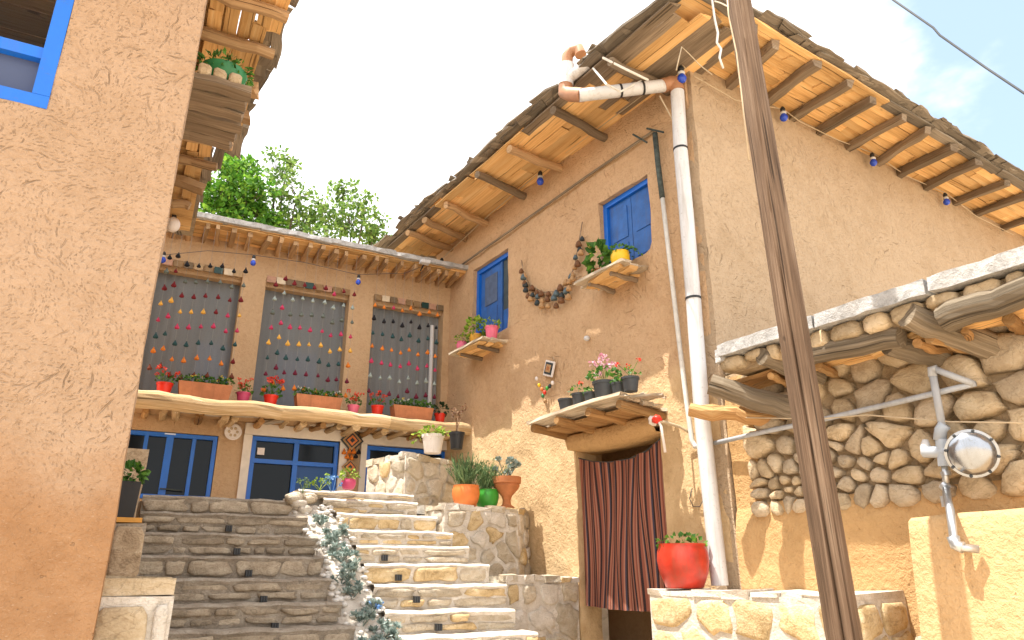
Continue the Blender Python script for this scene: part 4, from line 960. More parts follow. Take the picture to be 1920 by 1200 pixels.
# ------------------------------------------------------------------ plants
def crown(mb, c, rad, n, size, down=.2, wid=.36, shell=.35):
    for _ in range(n):
        d = Vector((R(-1, 1), R(-1, 1), R(-1, 1)))
        while d.length > 1 or d.length < .05: d = Vector((R(-1, 1), R(-1, 1), R(-1, 1)))
        d = d.normalized()*(d.length**shell); p = Vector(c)+Vector((d.x*rad[0], d.y*rad[1], d.z*rad[2]))
        o = (d+Vector((R(-.7, .7), R(-.7, .7), R(-.5, .7)-down))).normalized(); s = size*R(.6, 1.3); mb.leaf(p, o*s, s*wid)
def blooms(mb, spots, r, petals=9, sz=.018):
    for p in spots:
        for _ in range(petals):
            d = Vector((R(-1, 1), R(-1, 1), R(-.6, 1))).normalized(); mb.leaf(Vector(p)+d*r*.45, d*sz, sz*.5)
def stems(mb, base, tips, r=.003):
    for t in tips: b = Vector(base)+Vector((R(-.02, .02), R(-.02, .02), 0)); mb.tube([b, b.lerp(Vector(t), .5)+Vector((R(-.01, .01), R(-.01, .01), .01)), t], r, 4, False)
def pot_taper(c, r, h, mat, parent, name='pot', k=.72):
    o = MB().lathe(c, [(r*k, 0), (r*k*1.02, .004), (r*.93, h*.84), (r*1.0, h*.85), (r*1.02, h), (r*.93, h), (r*.90, h*.86), (r*.2, h*.84)], 22).build(name, mat, parent, True, angle=40)
    MB().lathe(Vector(c)+ZX*h*.84, [(r*.9, 0), (r*.6, .012), (.005, .016)], 14).build('soil', M['soil'], parent, True); return o
def pot_round(c, r, h, mat, parent, prof=None):
    prof = prof or [(.62, 0), (.72, .03), (.93, .35), (1.0, .62), (.97, .82), (.90, .93), (.93, 1.0), (.86, 1.0), (.84, .92), (.2, .90)]
    MB().lathe(c, [(a*r, b*h) for a, b in prof], 28).build('pot', mat, parent, True, angle=50)
    MB().lathe(Vector(c)+ZX*h*.9, [(r*.84, 0), (r*.5, .012), (.005, .016)], 14).build('soil', M['soil'], parent, True)
def plant(label, c, r, h, pmat, kind, group=None, shape='taper', leaf='leaf', fl=None, size=1.0, name='potted_plant', leaf_n=None):
    c = Vector(c); t = thing(name, label, 'potted plant', c, group)
    (pot_round if shape == 'round' else pot_taper)(c, r, h, pmat, t)
    top = c+ZX*h; mb = MB()
    if kind == 'geranium':
        crown(mb, top+ZX*.04*size, (r*1.15, r*1.15, .06*size), int(34*size), .042*size, wid=.5)
        tips = [top+Vector((R(-1.2, 1.2)*r, R(-1.2, 1.2)*r, R(.07, .2)*size)) for _ in range(9 if leaf_n is None else leaf_n)]
        stems(mb, top, tips); mb.build('foliage', M[leaf], t)
        f = MB(); blooms(f, tips, .022*size, 12, .026*size); f.build('flowers', M[fl or 'fl_red'], t, kind='stuff')
    elif kind == 'bushy':
        crown(mb, top+ZX*.06*size, (r*1.2, r*1.2, .10*size), 110, .05*size, wid=.42); mb.build('foliage', M[leaf], t)
        if fl:
            f = MB(); blooms(f, [top+Vector((R(-1, 1)*r, R(-1, 1)*r, R(.08, .17)*size)) for _ in range(9)], .014, 6, .018); f.build('flowers', M[fl], t, kind='stuff')
    elif kind == 'low':
        crown(mb, top+ZX*.01, (r*.9, r*.9, .035*size), 90, .03*size, wid=.5); mb.build('foliage', M[leaf], t)
    elif kind == 'blade':
        for _ in range(150):
            d = Vector((R(-1, 1), R(-1, 1), R(.9, 2.6))).normalized()*R(.22, .42)*size; b = top+Vector((R(-.6, .6)*r, R(-.6, .6)*r, -.01))
            for q in range(2): mb.leaf(b+d*(.45*q)+ZX*(-.02*q), d*.62, .006*size)
            for q in range(4): mb.leaf(b+d*R(.2, .95), (d.normalized()+Vector((R(-1, 1), R(-1, 1), R(-.2, .8)))).normalized()*.05*size, .006)
        mb.build('foliage', M[leaf], t)
    elif kind == 'succulent':
        tips = []
        for _ in range(7):
            e = top+Vector((R(-1, 1)*r*.75, R(-1, 1)*r*.75, R(.06, .2)*size)); tips.append(e)
            for _ in range(26):
                d = Vector((R(-1, 1), R(-1, 1), R(-.3, 1))).normalized(); mb.leaf(e, d*.05*size, .016*size)
        stems(mb, top, tips, .006); mb.build('foliage', M[leaf], t)
    elif kind == 'trail':
        crown(mb, top+ZX*.03, (r*1.0, r*1.0, .06*size), 60, .05*size, wid=.4)
        for _ in range(7):
            a = R(0, 6.28); p = top.copy(); d = Vector((math.cos(a), math.sin(a), .5))
            for q in range(9): p = p+d*.03*size; d.z -= .16; mb.leaf(p, (d+Vector((R(-1, 1), R(-1, 1), R(-.3, .5)))).normalized()*.05*size, .018*size)
        mb.build('foliage', M[leaf], t)
    elif kind == 'dry':
        tips = [top+Vector((R(-1, 1)*r, R(-1, 1)*r, R(.16, .30)*size)) for _ in range(7)]; stems(mb, top, tips, .004)
        for p in tips:
            for _ in range(14): mb.leaf(Vector(p)-ZX*R(0, .08), Vector((R(-1, 1), R(-1, 1), R(-1, .6))).normalized()*.04, .014)
        mb.build('foliage', M[leaf], t)
    return t
def trough(label, c, L_, w, h, kind_fl, group):
    c = Vector(c); t = thing('planter_box', label, 'planter', c, group); mb = MB(); k = .90
    o = [U(sx*L_/2*q, sy*w/2*q, z) for z, q in ((0, k), (h, 1.0), (h, .93), (h*.85, .92)) for sx, sy in ((-1, -1), (1, -1), (1, 1), (-1, 1))]
    mb.add([c+p for p in o], [(3, 2, 1, 0)]+[(j*4+i, j*4+(i+1) % 4, (j+1)*4+(i+1) % 4, (j+1)*4+i) for j in range(3) for i in range(4)]); mb.build('trough', M['terra_box'], t)
    MB().box(c+ZX*h*.84, (L_*.88, w*.86, .01), (UX, VX, ZX)).build('soil', M['soil'], t)
    mb = MB()
    for i in range(9): crown(mb, c+U((i-4)*L_*.105, R(-.02, .02), h+.035+R(-.01, .03)), (.06, .07, .055), 55, .038, wid=.42)
    mb.build('foliage', M['leaf'], t)
    for fl, n in kind_fl:
        f = MB(); blooms(f, [c+U(R(-.46, .46)*L_, R(-.05, .05), h+R(.05, .12)) for _ in range(n)], .016, 8, .022); f.build('flowers', M[fl], t, kind='stuff')
G = 'flower pots along the gallery ledge'; LZ_ = 3.735; LVV = 10.40
def lp(px): p = onv(px, 745, LVV); return (p.x, p.y, LZ_)
plant('red pot of red geraniums at the left end of the gallery ledge', lp(305), .105, .17, M['red'], 'geranium', G)
plant('raspberry pot of coral geraniums under the first gallery pillar', lp(456), .095, .15, M['magenta'], 'geranium', G)
plant('red pot of tall scarlet geraniums in the middle gallery bay', lp(508), .10, .15, M['red'], 'geranium', G, size=1.35)
plant('mauve pink pot of orange red geraniums under the second gallery pillar', lp(664), .09, .13, M['pink'], 'geranium', G, size=1.1)
plant('red pot of bright red geraniums left of the right hand trough', lp(709), .095, .16, M['red'], 'geranium', G)
plant('red pot half hidden at the right end of the gallery ledge', lp(826), .09, .14, M['red'], 'bushy', G, leaf='leaf_dark')
trough('terracotta trough with yellow and blue flowers in the left gallery bay', lp(382), .68, .22, .21, (('fl_yellow', 9), ('fl_blue', 5)), 'terracotta troughs along the gallery ledge')
trough('terracotta trough of white flowers in the middle gallery bay', lp(597), .66, .22, .20, (('fl_white', 12),), 'terracotta troughs along the gallery ledge')
trough('terracotta trough of cream flowers in the right gallery bay', lp(773), .64, .22, .19, (('fl_white', 5), ('fl_yellow', 3)), 'terracotta troughs along the gallery ledge')
# wall shelves of the tall house
def shelf(label, y0, y1, z, x0=5.17, slope=0):
    t = thing('wall_shelf', label, 'shelf', (XA, (y0+y1)/2, z))
    for k in range(3): x = x0+.06+k*.145; MB().board((x, y0+R(-.03, .03), z-.02+R(-.006, .006)), (x, y1+R(-.04, .04), z-.02+R(-.006, .006)), .14, .035, rough=.008, ragged=.03).build('board', M['bleached'], t)
    for k in range(4):
        x = x0+.08+k*.10; MB().board((x+R(-.04, .04), y0+R(.02, .2), z-.055), (x+R(-.04, .04), y1-R(.02, .3), z-.06), R(.08, .12), .03, rough=.014, ragged=.05, bow=.012).build('board', M['plank'], t)
    for q in (y0+(y1-y0)*.25, y0+(y1-y0)*.72): MB().log((XA+.08, q, z-.10), (x0+.06, q+R(-.03, .03), z-.085), .035, .028, n=8, bump=.15).build('bracket', M['rafter'], t)
    return t
shelf('rough board shelf under the half open blue window carrying pink and ochre pots', 8.56, 9.62, 4.80)
shelf('rough board shelf under the closed blue shutters carrying one yellow pot', 5.58, 6.42, 4.90)
def sy(px, py, X): return onx(px, py, X).y
plant('small pale pink pot of thin leaves at the left end of its shelf', (5.31, sy(866, 640, 5.31), 4.80), .085, .16, M['pink'], 'bushy', shape='round', leaf='leaf_y', size=.8)
plant('ochre pot of bushy yellow green leaves between two pink pots', (5.33, sy(893, 628, 5.33), 4.80), .105, .17, M['ochre'], 'bushy', shape='round', leaf='leaf_y', size=1.7)
plant('bright pink pot right of the ochre pot on the shelf', (5.36, sy(922, 615, 5.36), 4.80), .105, .19, M['pink'], 'bushy', leaf='leaf_y', size=.8)
plant('yellow pot of trailing leaves on the shelf under the closed blue shutters', (5.36, sy(1163, 485, 5.36), 4.90), .115, .20, M['yellow'], 'trail', shape='round', leaf='leaf', size=.9)
plant('low dark pot hidden by bushy green leaves left of the yellow pot', (5.36, sy(1122, 500, 5.36), 4.90), .09, .11, M['terra'], 'bushy', leaf='leaf', fl='fl_yellow', size=2.1)
# pots on the door canopy
CP = [(1062, 770, .10, .13, 'none', None, 'empty charcoal pot at the left end of the door canopy'),
      (1086, 764, .085, .15, 'geranium', 'fl_red', 'charcoal pot with one red bloom second from the left on the canopy'),
      (1108, 758, .08, .12, 'low', None, 'low charcoal pot left of the large pink geranium'),
      (1134, 750, .13, .19, 'geranium', 'fl_pink', 'largest charcoal pot with pink geraniums on the door canopy'),
      (1160, 742, .08, .13, 'low', None, 'small charcoal pot right of the pink geranium'),
      (1183, 740, .095, .15, 'geranium', 'fl_red', 'charcoal pot with sparse orange red blooms at the right of the canopy')]
for px, py, r, h, kd, fl, lb in CP:
    y = sy(px, py-6, 5.03); plant(lb, (5.03, y, 3.285), r, h, M['darkpot'], kd, 'charcoal pots on the door canopy', leaf='leaf', fl=fl, size=1.0 if r < .12 else 1.5, leaf_n=1 if r < .09 else 3 if r < .12 else 7)
# pots on the blocks beside the steps
def onblock(px, py, z): p = onz(px, py, z); return (p.x, p.y, z)
plant('white pot of yellow green strap leaves on the pale pier', onblock(811, 850, 3.0), .15, .24, M['whitepot'], 'trail', leaf='leaf_y', size=1.25)
plant('black pot with a dry brown plant on the pale pier', onblock(856, 842, 3.0), .10, .21, M['black'], 'dry', leaf='leaf_dry', size=1.3)
plant('orange pot of tall grassy rosemary beside the steps', (*ony(873, 950, 8.02).xy, 2.30), .175, .26, M['orange'], 'blade', leaf='leaf_blade', size=1.1, shape='round')
plant('green pot of spiky leaves between the orange pot and the urn', (*ony(913, 942, 8.12).xy, 2.30), .155, .24, M['green'], 'blade', leaf='leaf_blade', size=1.0, shape='round')
c = Vector((*ony(950, 940, 7.98).xy, 2.30)); t = thing('potted_plant', 'terracotta pedestal urn with a grey green succulent beside the sunny wall', 'potted plant', c)
MB().lathe(c, [(.10, 0), (.105, .02), (.06, .05), (.05, .10), (.07, .16), (.15, .25), (.17, .29), (.165, .31), (.185, .32), (.19, .40), (.175, .40), (.16, .34), (.02, .33)], 26).build('urn', M['terra'], t, True, angle=40)
mb = MB(); tips = [c+Vector((R(-.16, .16), R(-.12, .12), .40+R(.04, .22))) for _ in range(11)]
for e in tips:
    for _ in range(24): d = Vector((R(-1, 1), R(-1, 1), R(-.3, 1))).normalized(); mb.leaf(e, d*.06, .02)
stems(mb, c+ZX*.36, tips, .006); mb.build('foliage', M['leaf_grey'], t)
q = onx(1284, 1098, 5.13); plant('large glossy red pot with low green leaves on the limestone wall', (5.13, q.y, 1.385), .235, .385, M['redglaze'], 'low', shape='round', leaf='leaf', size=1.7)
q = onv(653, 914, 8.42); plant('red bowl of yellow green leaves at the head of the steps', (q.x, q.y, q.z-.02), .085, .115, M['magenta'], 'bushy', shape='round', leaf='leaf_y', size=.7)
# charcoal planter on its board left of the steps
q = onv(232, 975, 6.42); zt_ = onv(240, 980, 6.3).z
t = thing('board', 'short orange board under the charcoal planter', 'board', (q.x, q.y, zt_)); MB().box((q.x, q.y, zt_+.02), (.25, .26, .035), (UX, VX, ZX)).build('plank', M['board_orange'], t)
c = Vector((q.x, q.y, zt_+.04)); t = thing('potted_plant', 'square charcoal planter of dark green leaves left of the steps', 'potted plant', c)
mb = MB(); w = .075; h = .27; o = [c+U(sx*w*k, sy_*w*k, z) for z, k in ((0, .86), (h, 1.04), (h, .92), (h*.85, .9)) for sx, sy_ in ((-1, -1), (1, -1), (1, 1), (-1, 1))]
mb.add(o, [(3, 2, 1, 0)]+[(j*4+i, j*4+(i+1) % 4, (j+1)*4+(i+1) % 4, (j+1)*4+i) for j in range(3) for i in range(4)]+[(12, 13, 14, 15)]); mb.build('planter', M['black'], t)
mb = MB(); crown(mb, c+ZX*(h+.06), (.085, .085, .075), 130, .055, wid=.4); mb.build('foliage', M['leaf'], t)
# shelf on the left house with a green bowl
t = thing('wall_shelf', 'stacked board shelf jutting from the left house under its eave', 'shelf', U(.1, 5.2, 4.62)); ZS = 4.86
for k in range(6): v = 4.90+k*.145; MB().board(U(-.28, v, ZS+R(-.01, .01)), U(.315-.012*k+R(-.015, .02), v+R(-.02, .02), ZS+R(-.01, .01)), .13, .05, rough=.009, ragged=.02, bow=.006).build('board', M['rafter'], t)
for k in range(3):
    a = .0+k*.105; stone([(a-.075, ZS+.03), (a+.022, ZS+.03), (a+.024, ZS+.125+R(-.01, .015)), (a-.074, ZS+.13+R(-.015, .015))], VX*4.86, UX, -VX, 'clay_block', M['stone_w'], t, .004, .035, rough=.05, base=-.08)
c = U(.105, 5.02, ZS+.035); t = thing('potted_plant', 'green bowl of fine ferny leaves on the left house shelf', 'potted plant', c)
MB().lathe(c, [(.07, 0), (.10, .03), (.155, .13), (.17, .19), (.16, .19), (.14, .14), (.02, .13)], 22, (UX, VX, ZX)).build('bowl', M['greendark'], t, True, angle=40)
mb = MB(); crown(mb, c+ZX*.21, (.19, .19, .07), 240, .05, wid=.22); mb.build('foliage', M['leaf'], t)
# succulents between the flights
for i, (v, tt, s) in enumerate(((6.5, .55, 1.1), (6.62, .25, 1), (6.75, .7, 1.1), (6.9, .4, 1.1), (7.02, .75, .9), (7.18, .45, 1.1), (7.32, .3, 1.0), (7.45, .7, 1.1), (7.6, .5, 1.2), (7.75, .35, 1.1), (7.9, .6, 1.0), (8.1, .45, .8))):
    c = strip(v, tt); mb = MB(); 
    for _ in range(9):
        e = c+Vector((R(-.09, .09), R(-.12, .12), R(.03, .13)))*s
        for _ in range(16): d = Vector((R(-1, 1), R(-1, 1), R(-.2, 1))).normalized(); mb.leaf(e, d*.055*s, .014*s)
        mb.tube([c, e], .004, 4, False)
    setp(mb.build('succulent', M['leaf_grey'], None), 'blue grey succulent, %s from the bottom of the pebbled strip between the steps' % (ORD+['tenth', 'eleventh', 'twelfth'])[i], 'plant', 'succulents between the flights')
c = strip(7.05, .85); mb = MB(); blooms(mb, [c+Vector((R(-.04, .04), R(-.08, .08), R(.02, .1))) for _ in range(9)], .02, 8, .03); setp(mb.build('flowering_plant', M['fl_blue'], None), 'clump of pale blue flowers on the right edge of the planted strip', 'plant')
for px, py, lf, lb in ((566, 918, 'leaf_blade', 'spindly seedling before the middle blue window'), (600, 912, 'leaf_y', 'yellow green sprig at the head of the steps'), (622, 914, 'fl_blue', 'small blue flowered sprig beside the yellow green sprig')):
    c = onv(px, py, 8.35); mb = MB(); tips = [c+Vector((R(-.09, .09), R(-.05, .05), R(.03, .13))) for _ in range(7)]; stems(mb, c-ZX*.05, tips, .003); blooms(mb, tips, .016, 7, .03)
    setp(mb.build('sprig', M[lf], None), lb, 'plant')
# dark step lights set in the risers
for i, (px, py, lb) in enumerate(((429, 991, 'second'), (444, 1034, 'third'), (466, 1075, 'fourth'), (494, 1124, 'fifth'), (515, 1175, 'sixth'), (721, 1046, 'fourth'), (747, 1083, 'fifth'), (781, 1124, 'sixth'), (822, 1176, 'seventh'))):
    left = i < 5; vs_, zs_ = (LV, LZ) if left else (RV, RZ)
    best = min(range(len(vs_)), key=lambda k: abs(onv(px, py, vs_[k]).z-(zs_[k]-.09)))
    c = onv(px, py, vs_[best]-.05)
    t = thing('step_light', 'small dark metal light in the %s visible riser of the %s flight' % (lb, 'shaded left' if left else 'sunny right'), 'light', c, 'lights set in the step risers')
    MB().box(c, (.06, .05, .06), (UX, VX, ZX)).build('housing', M['black'], t)
    for k in (-1, 0, 1): MB().box(c+U(k*.022, -.03, 0), (.008, .016, .05), (UX, VX, ZX)).build('fin', M['darkpot'], t)

# ------------------------------------------------------------------ pipes and fittings on the tall house
t = thing('downpipe', 'white plastic downpipe at the house corner with brown elbows at the roof', 'pipe', (5.44, 4.86, 1.4))
dp = [onx(x, y, 5.45) for x, y in ((1270, 172), (1276, 280), (1287, 400), (1300, 560), (1318, 800), (1350, 1098))]
MB().tube(dp, .078, 16).build('pipe', M['pvc'], t, True, angle=60)
a = onx(1268, 158, 5.45); b = onx(1085, 179, 4.44); MB().tube([a.lerp(b, .10), b], .075, 16).build('pipe', M['pvc'], t, True, angle=60)
MB().tube([dp[0], a+Vector((-.01, 0, .03)), a.lerp(b, .04)+ZX*.03, a.lerp(b, .14)], .085, 14).build('elbow', M['pvc_brown'], t, True, angle=60)
c = onx(1063, 118, 4.44); b2 = onx(1060, 176, 4.44); MB().tube([a.lerp(b, .96), b.lerp(b2, .6), b2+ZX*.02, b2.lerp(c, .35)], .085, 14).build('elbow', M['pvc_brown'], t, True, angle=60)
MB().tube([b2.lerp(c, .28), b2.lerp(c, .95)], .09, 14).build('coupling', M['pvc'], t, True, angle=60)
e = b2.lerp(c, .9); MB().tube([e, e+Vector((.0, -.02, .13)), e+Vector((.03, -.07, .19)), e+Vector((.07, -.15, .17)), e+Vector((.08, -.17, .08))], .07, 14).build('vent_hood', M['pvc_brown'], t, True, angle=60)
MB().tube([b2.lerp(c, .45), b2.lerp(c, .45)+Vector((.12, -.26, .10))], .065, 12).build('branch', M['pvc'], t, True, angle=60)
for f_ in (.42, .80):
    p = a.lerp(b, f_*.6+.1); d = (b-a).normalized(); MB().tube([p-d*.012, p+d*.012], .081, 16).build('strap', M['black'], t)
for k in (1, 3):
    p = dp[k]; MB().tube([p-ZX*.012, p+ZX*.012], .083, 16).build('strap', M['black'], t)
MB().tube([onx(1237, 180, 5.3), onx(1262, 226, 5.42)], .008, 5).build('tie_wire', M['cable_t'], t)
MB().tube([onx(1112, 128, 4.5), onx(1137, 158, 4.42), onx(1163, 172, 4.75), onx(1205, 150, 5.1)], .012, 6).build('tie_wire', M['cable_w'], t)
MB().tube([onx(1130, 108, 4.5), onx(1180, 133, 4.7), onx(1215, 150, 5.0)], .014, 6).build('tie_wire', M['cable_w'], t)
t = thing('wall_pole', 'slim pale pipe running down the wall left of the downpipe with a rusty top', 'pipe', onx(1300, 835, 5.5))
MB().tube([onx(x, y, 5.5) for x, y in ((1228, 250), (1234, 310), (1242, 372))], .032, 10).build('upper_length', M['rust'], t, True)
MB().tube([onx(x, y, 5.5) for x, y in ((1242, 370), (1257, 500), (1274, 645), (1287, 750), (1297, 825), (1303, 837), (1316, 836))], .026, 10).build('lower_length', M['palepipe'], t, True)
t = thing('conduit', 'thin conduit running under the eave band above the blue windows', 'pipe', onx(836, 518, 5.54))
MB().tube([onx(x, y, 5.545) for x, y in ((836, 518), (900, 472), (1000, 402), (1100, 331), (1225, 246))], .017, 8).build('tube', M['log'], t, True)
MB().tube([onx(1213, 241, 5.5), onx(1244, 248, 5.5)], .013, 6).build('rod', M['rust'], t); MB().tube([onx(1187, 252, 5.5), onx(1213, 267, 5.5)], .013, 6).build('rod', M['rust'], t)
t = thing('wall_peg', 'small white ceramic peg on the wall above the door canopy', 'peg', onx(1103, 635, 5.6)); MB().lathe(onx(1103, 635, 5.58), [(.012, .06), (.028, .05), (.036, .02), (.03, 0), (.012, 0)], 12, (YX, ZX, -XX)).build('knob', M['pvc'], t, True)
# gas meter on the annex
t = thing('gas_meter', 'round grey gas meter with valve and bent pipes on the stone annex', 'gas meter', onx(1800, 850, 5.4))
gx = 5.36
MB().tube([onx(1340, 831, 5.54), onx(1440, 808, 5.50), onx(1536, 788, 5.50), onx(1700, 750, 5.47), onx(1829, 719, 5.45)], .022, 10).build('supply_pipe', M['greypipe'], t, True)
MB().tube([onx(1826, 720, 5.45), onx(1752, 692, gx)], .024, 10).build('supply_pipe', M['greypipe'], t, True)
MB().tube([onx(1756, 692, gx), onx(1747, 692, gx), onx(1749, 706, gx)], .031, 12).build('elbow', M['greypipe'], t, True)
MB().tube([onx(1748, 698, gx), onx(1768, 806, gx)], .026, 12).build('riser', M['greypipe'], t, True)
MB().tube([onx(1772, 796, gx), onx(1764, 806, gx), onx(1762, 826, gx)], .042, 12).build('elbow', M['meter_paint'], t, True)
mc = onx(1822, 850, 5.30); ax_ = Vector((-.86, -.46, -.18)).normalized(); a1 = ax_.cross(ZX).normalized(); a2 = a1.cross(ax_)
MB().lathe(mc, [(.03, -.09), (.10, -.075), (.14, -.035), (.145, -.01), (.160, -.008), (.162, .010), (.145, .012), (.137, .030), (.10, .055), (.05, .066), (.01, .068)], 36, (a1, a2, ax_)).build('housing', M['meter'], t, True, angle=35)
for k in range(8): th = k*math.pi/4+.2; p = mc+(a1*math.cos(th)+a2*math.sin(th))*.152+ax_*.012; MB().lathe(p, [(.011, -.02), (.011, .008), (.006, .012)], 6, (a1, a2, ax_)).build('bolt', M['cable_b'], t)
MB().tube([mc-ax_*.05, onx(1768, 850, gx)], .034, 12).build('union', M['meter_paint'], t, True, angle=50)
MB().tube([onx(1785, 848, gx), onx(1732, 847, gx)], .042, 12).build('regulator', M['meter_paint'], t, True, angle=50)
MB().tube([onx(1765, 824, gx), onx(1771, 874, gx)], .040, 12).build('regulator', M['meter_paint'], t, True, angle=50)
MB().tube([onx(1737, 852, gx), onx(1735, 836, gx), onx(1735, 824, gx)], [.036, .036, .018], 10).build('cap', M['pvc'], t, True, angle=50)
MB().tube([onx(1771, 870, gx), onx(1774, 915, gx)], .022, 10).build('outlet_pipe', M['metal'], t, True)
for (x0, y0, x1, y1, r) in ((1768, 908, 1780, 920, .036), (1772, 930, 1776, 950, .034), (1772, 884, 1775, 892, .034)): MB().tube([onx(x0, y0, gx), onx(x1, y1, gx)], r, 10).build('valve', M['metal'], t, True, angle=50)
MB().tube([onx(1774, 912, gx), onx(1776, 935, gx-.10), onx(1782, 958, gx-.34), onx(1788, 1010, gx-.36), onx(1800, 1026, gx-.36), onx(1835, 1030, gx-.30)], .026, 10).build('outlet_pipe', M['metal'], t, True)
MB().tube([onx(1787, 1006, gx-.36), onx(1792, 1022, gx-.36), onx(1806, 1027, gx-.36)], .038, 10).build('elbow', M['metal'], t, True)
t = thing('boulder', 'grey upright boulder at the foot of the annex wall', 'rock', (5.2, 2.88, 0)); MB().ball((5.22, 2.86, .55), .5, 14, 9, .04, (.28, .34, 1.15)).build('rock', M['stone_g'], t, True)

# ------------------------------------------------------------------ striped curtain in the doorway
ct = [(1086, 860), (1112, 866), (1142, 867), (1180, 861), (1212, 846), (1244, 818)]
tp = [onx(x, y, 5.64) for x, y in ct]; t = thing('curtain', 'maroon and black striped woven curtain sagging across the doorway', 'curtain', (5.64, 6.3, 1.2))
mb = MB(); vs = []; uv = []; fs = []; n = 150; m_ = 22
for i in range(n+1):
    s = i/n; y = 7.02-(7.02-5.575)*s; k = min(range(len(tp)-1), key=lambda q: 0 if tp[q].y >= y >= tp[q+1].y else 1)
    f = (tp[k].y-y)/(tp[k].y-tp[k+1].y); f = max(0, min(1, f)); ztop = tp[k].z+(tp[k+1].z-tp[k].z)*f
    for j in range(m_+1):
        q = j/m_; zb = 1.17-.03*math.sin(s*2.6); z = ztop+(zb-ztop)*q
        w = .020*math.sin(s*46+2*math.sin(q*2+s*3))+.012*math.sin(s*23+q*2.5)+.03*math.sin(s*7+q*1.7)*q
        vs.append((5.64+w-.02*q, y+.018*math.sin(q*4+s*9)*(1-abs(2*s-1)), z)); uv.append((s+.006*math.sin(q*5+s*8), q))
for i in range(n):
    for j in range(m_): a = i*(m_+1)+j; fs.append((a, a+1, a+m_+2, a+m_+1))
mb.add(vs, fs, uv); mb.build('cloth', M['stripes'], t, True)
MB().tube([tp[0]+Vector((0, .03, .02))]+[p+ZX*.004 for p in tp]+[tp[-1]+Vector((0, -.03, .02))], .007, 6).build('cord', M['cable_b'], t, True)
q = onx(1232, 786, 5.2); t = thing('cloth_bundle', 'small red and white cloth bundle tied with rope under the canopy end', 'bundle', q)
mb = MB(); mb.ball(q, .055, 9, 6, .2, (1, 1, .8)); mb.build('red_cloth', M['red'], t, True); MB().ball(q+Vector((.02, .08, -.0)), .05, 9, 6, .2).build('white_cloth', M['whitepot'], t, True)
MB().tube([q, q+Vector((0, -.05, -.08)), q+Vector((.02, -.06, -.34))], .014, 6, True, .2).build('tail', M['whitepot'], t, True)
MB().tube([q+Vector((0, -.03, -.03)), onx(1248, 792, 5.3), onx(1275, 800, 5.5), onx(1300, 815, 5.55)], .014, 6, True, .25).build('rope', M['cable_t'], t, True)

# ------------------------------------------------------------------ ornaments
t = thing('wall_garland', 'crescent necklace of wooden bells hung on the wall between the blue windows', 'wall hanging', onx(1035, 540, 5.56))
arc = [(978, 488), (981, 512), (994, 535), (1018, 548), (1042, 547), (1062, 532), (1077, 502), (1084, 462), (1092, 416)]
MB().tube([onx(x, y, 5.565) for x, y in arc], .006, 5).build('cord', M['rafter'], t, True)
arc2 = [(980, 512), (985, 534), (1000, 548), (1020, 556), (1042, 554), (1060, 540), (1074, 515), (1084, 482), (1089, 450)]
bm = [M['bellk'], M['bellk'], M['bellb'], M['bellb'], M['bello'], M['bellg']]
for i in range(15):
    f = i/14*(len(arc2)-1); k = min(int(f), len(arc2)-2); x = arc2[k][0]+(arc2[k+1][0]-arc2[k][0])*(f-k); y = arc2[k][1]+(arc2[k+1][1]-arc2[k][1])*(f-k)
    rows = 3 if 1 < i < 12 else 2
    MB().tube([onx(x, y-14, 5.56), onx(x+R(-2, 2), y+10*rows, 5.545)], .003, 4).build('string', M['cable_t'], t)
    for r_ in range(rows):
        p = onx(x+R(-4, 4), y-4+r_*11+R(-3, 3), 5.54-.012*r_); s = R(.8, 1.15)
        MB().lathe(p, [(.006, .05*s), (.016*s, .042*s), (.030*s, .022*s), (.042*s, -.012*s), (.040*s, -.03*s), (.012*s, -.036*s)], 9).build('bell', random.choice(bm), t, True)
def diamond(t, c, a1, a2, nn, r, cols):
    for k, (f, m) in enumerate(cols):
        s = r*f; h = .012+.005*k; P = [c+nn*z+a1*(s*x)+a2*(s*y) for z in (0, h) for x, y in ((1, 0), (0, 1), (-1, 0), (0, -1))]
        MB().add(P, [(4, 5, 6, 7), (0, 1, 5, 4), (1, 2, 6, 5), (2, 3, 7, 6), (3, 0, 4, 7)]).build('layer' if k else 'mat', M[m], t) if False else None
        q = MB(); q.add(P, [(4, 5, 6, 7), (0, 1, 5, 4), (1, 2, 6, 5), (2, 3, 7, 6), (3, 0, 4, 7)]); q.build('woven_layer', M[m], t)
t = thing('wall_ornament', 'two woven diamonds linked by small tassels between the blue windows', 'wall hanging', onv(658, 850, 10.95))
c1, c2 = onv(660, 826, 10.93), onv(656, 876, 10.93)
diamond(t, c1, UX, ZX, -VX, .18, ((1, 'bellk'), (.82, 'bello'), (.62, 'bellk'), (.46, 'orange'), (.22, 'bellk')))
diamond(t, c2, UX, ZX, -VX, .13, ((1, 'bello'), (.72, 'bellk'), (.56, 'orange'), (.26, 'bellk')))
for dx, y in ((-.15, 848), (-.09, 856), (0, 858), (.09, 854), (.15, 846), (-.04, 846), (.05, 846)):
    p = onv(659, y, 10.92)+UX*dx*.75; o = bpy.data.objects.new('tassel', TM[random.choice('kood')]); COL.objects.link(o); o.parent = t; o.location = p-t.location
t = thing('wall_ornament', 'small white framed square mat with bead strings above the canopy pots', 'wall hanging', onx(1030, 692, 5.58))
c = onx(1030, 691, 5.565); a1 = (YX*.9+ZX*.35).normalized(); a2 = (ZX*.9-YX*.35).normalized()
def sq(c, r, h, m, nm): q = MB(); q.box(c, (h, r*2, r*2), (XX, a1, a2)); q.build(nm, M[m], t)
sq(c, .105, .02, 'whitepot', 'frame'); sq(c-XX*.008, .08, .02, 'bellk', 'woven_layer'); sq(c-XX*.014, .052, .02, 'bello', 'woven_layer'); sq(c-XX*.02, .024, .02, 'terra', 'woven_layer')
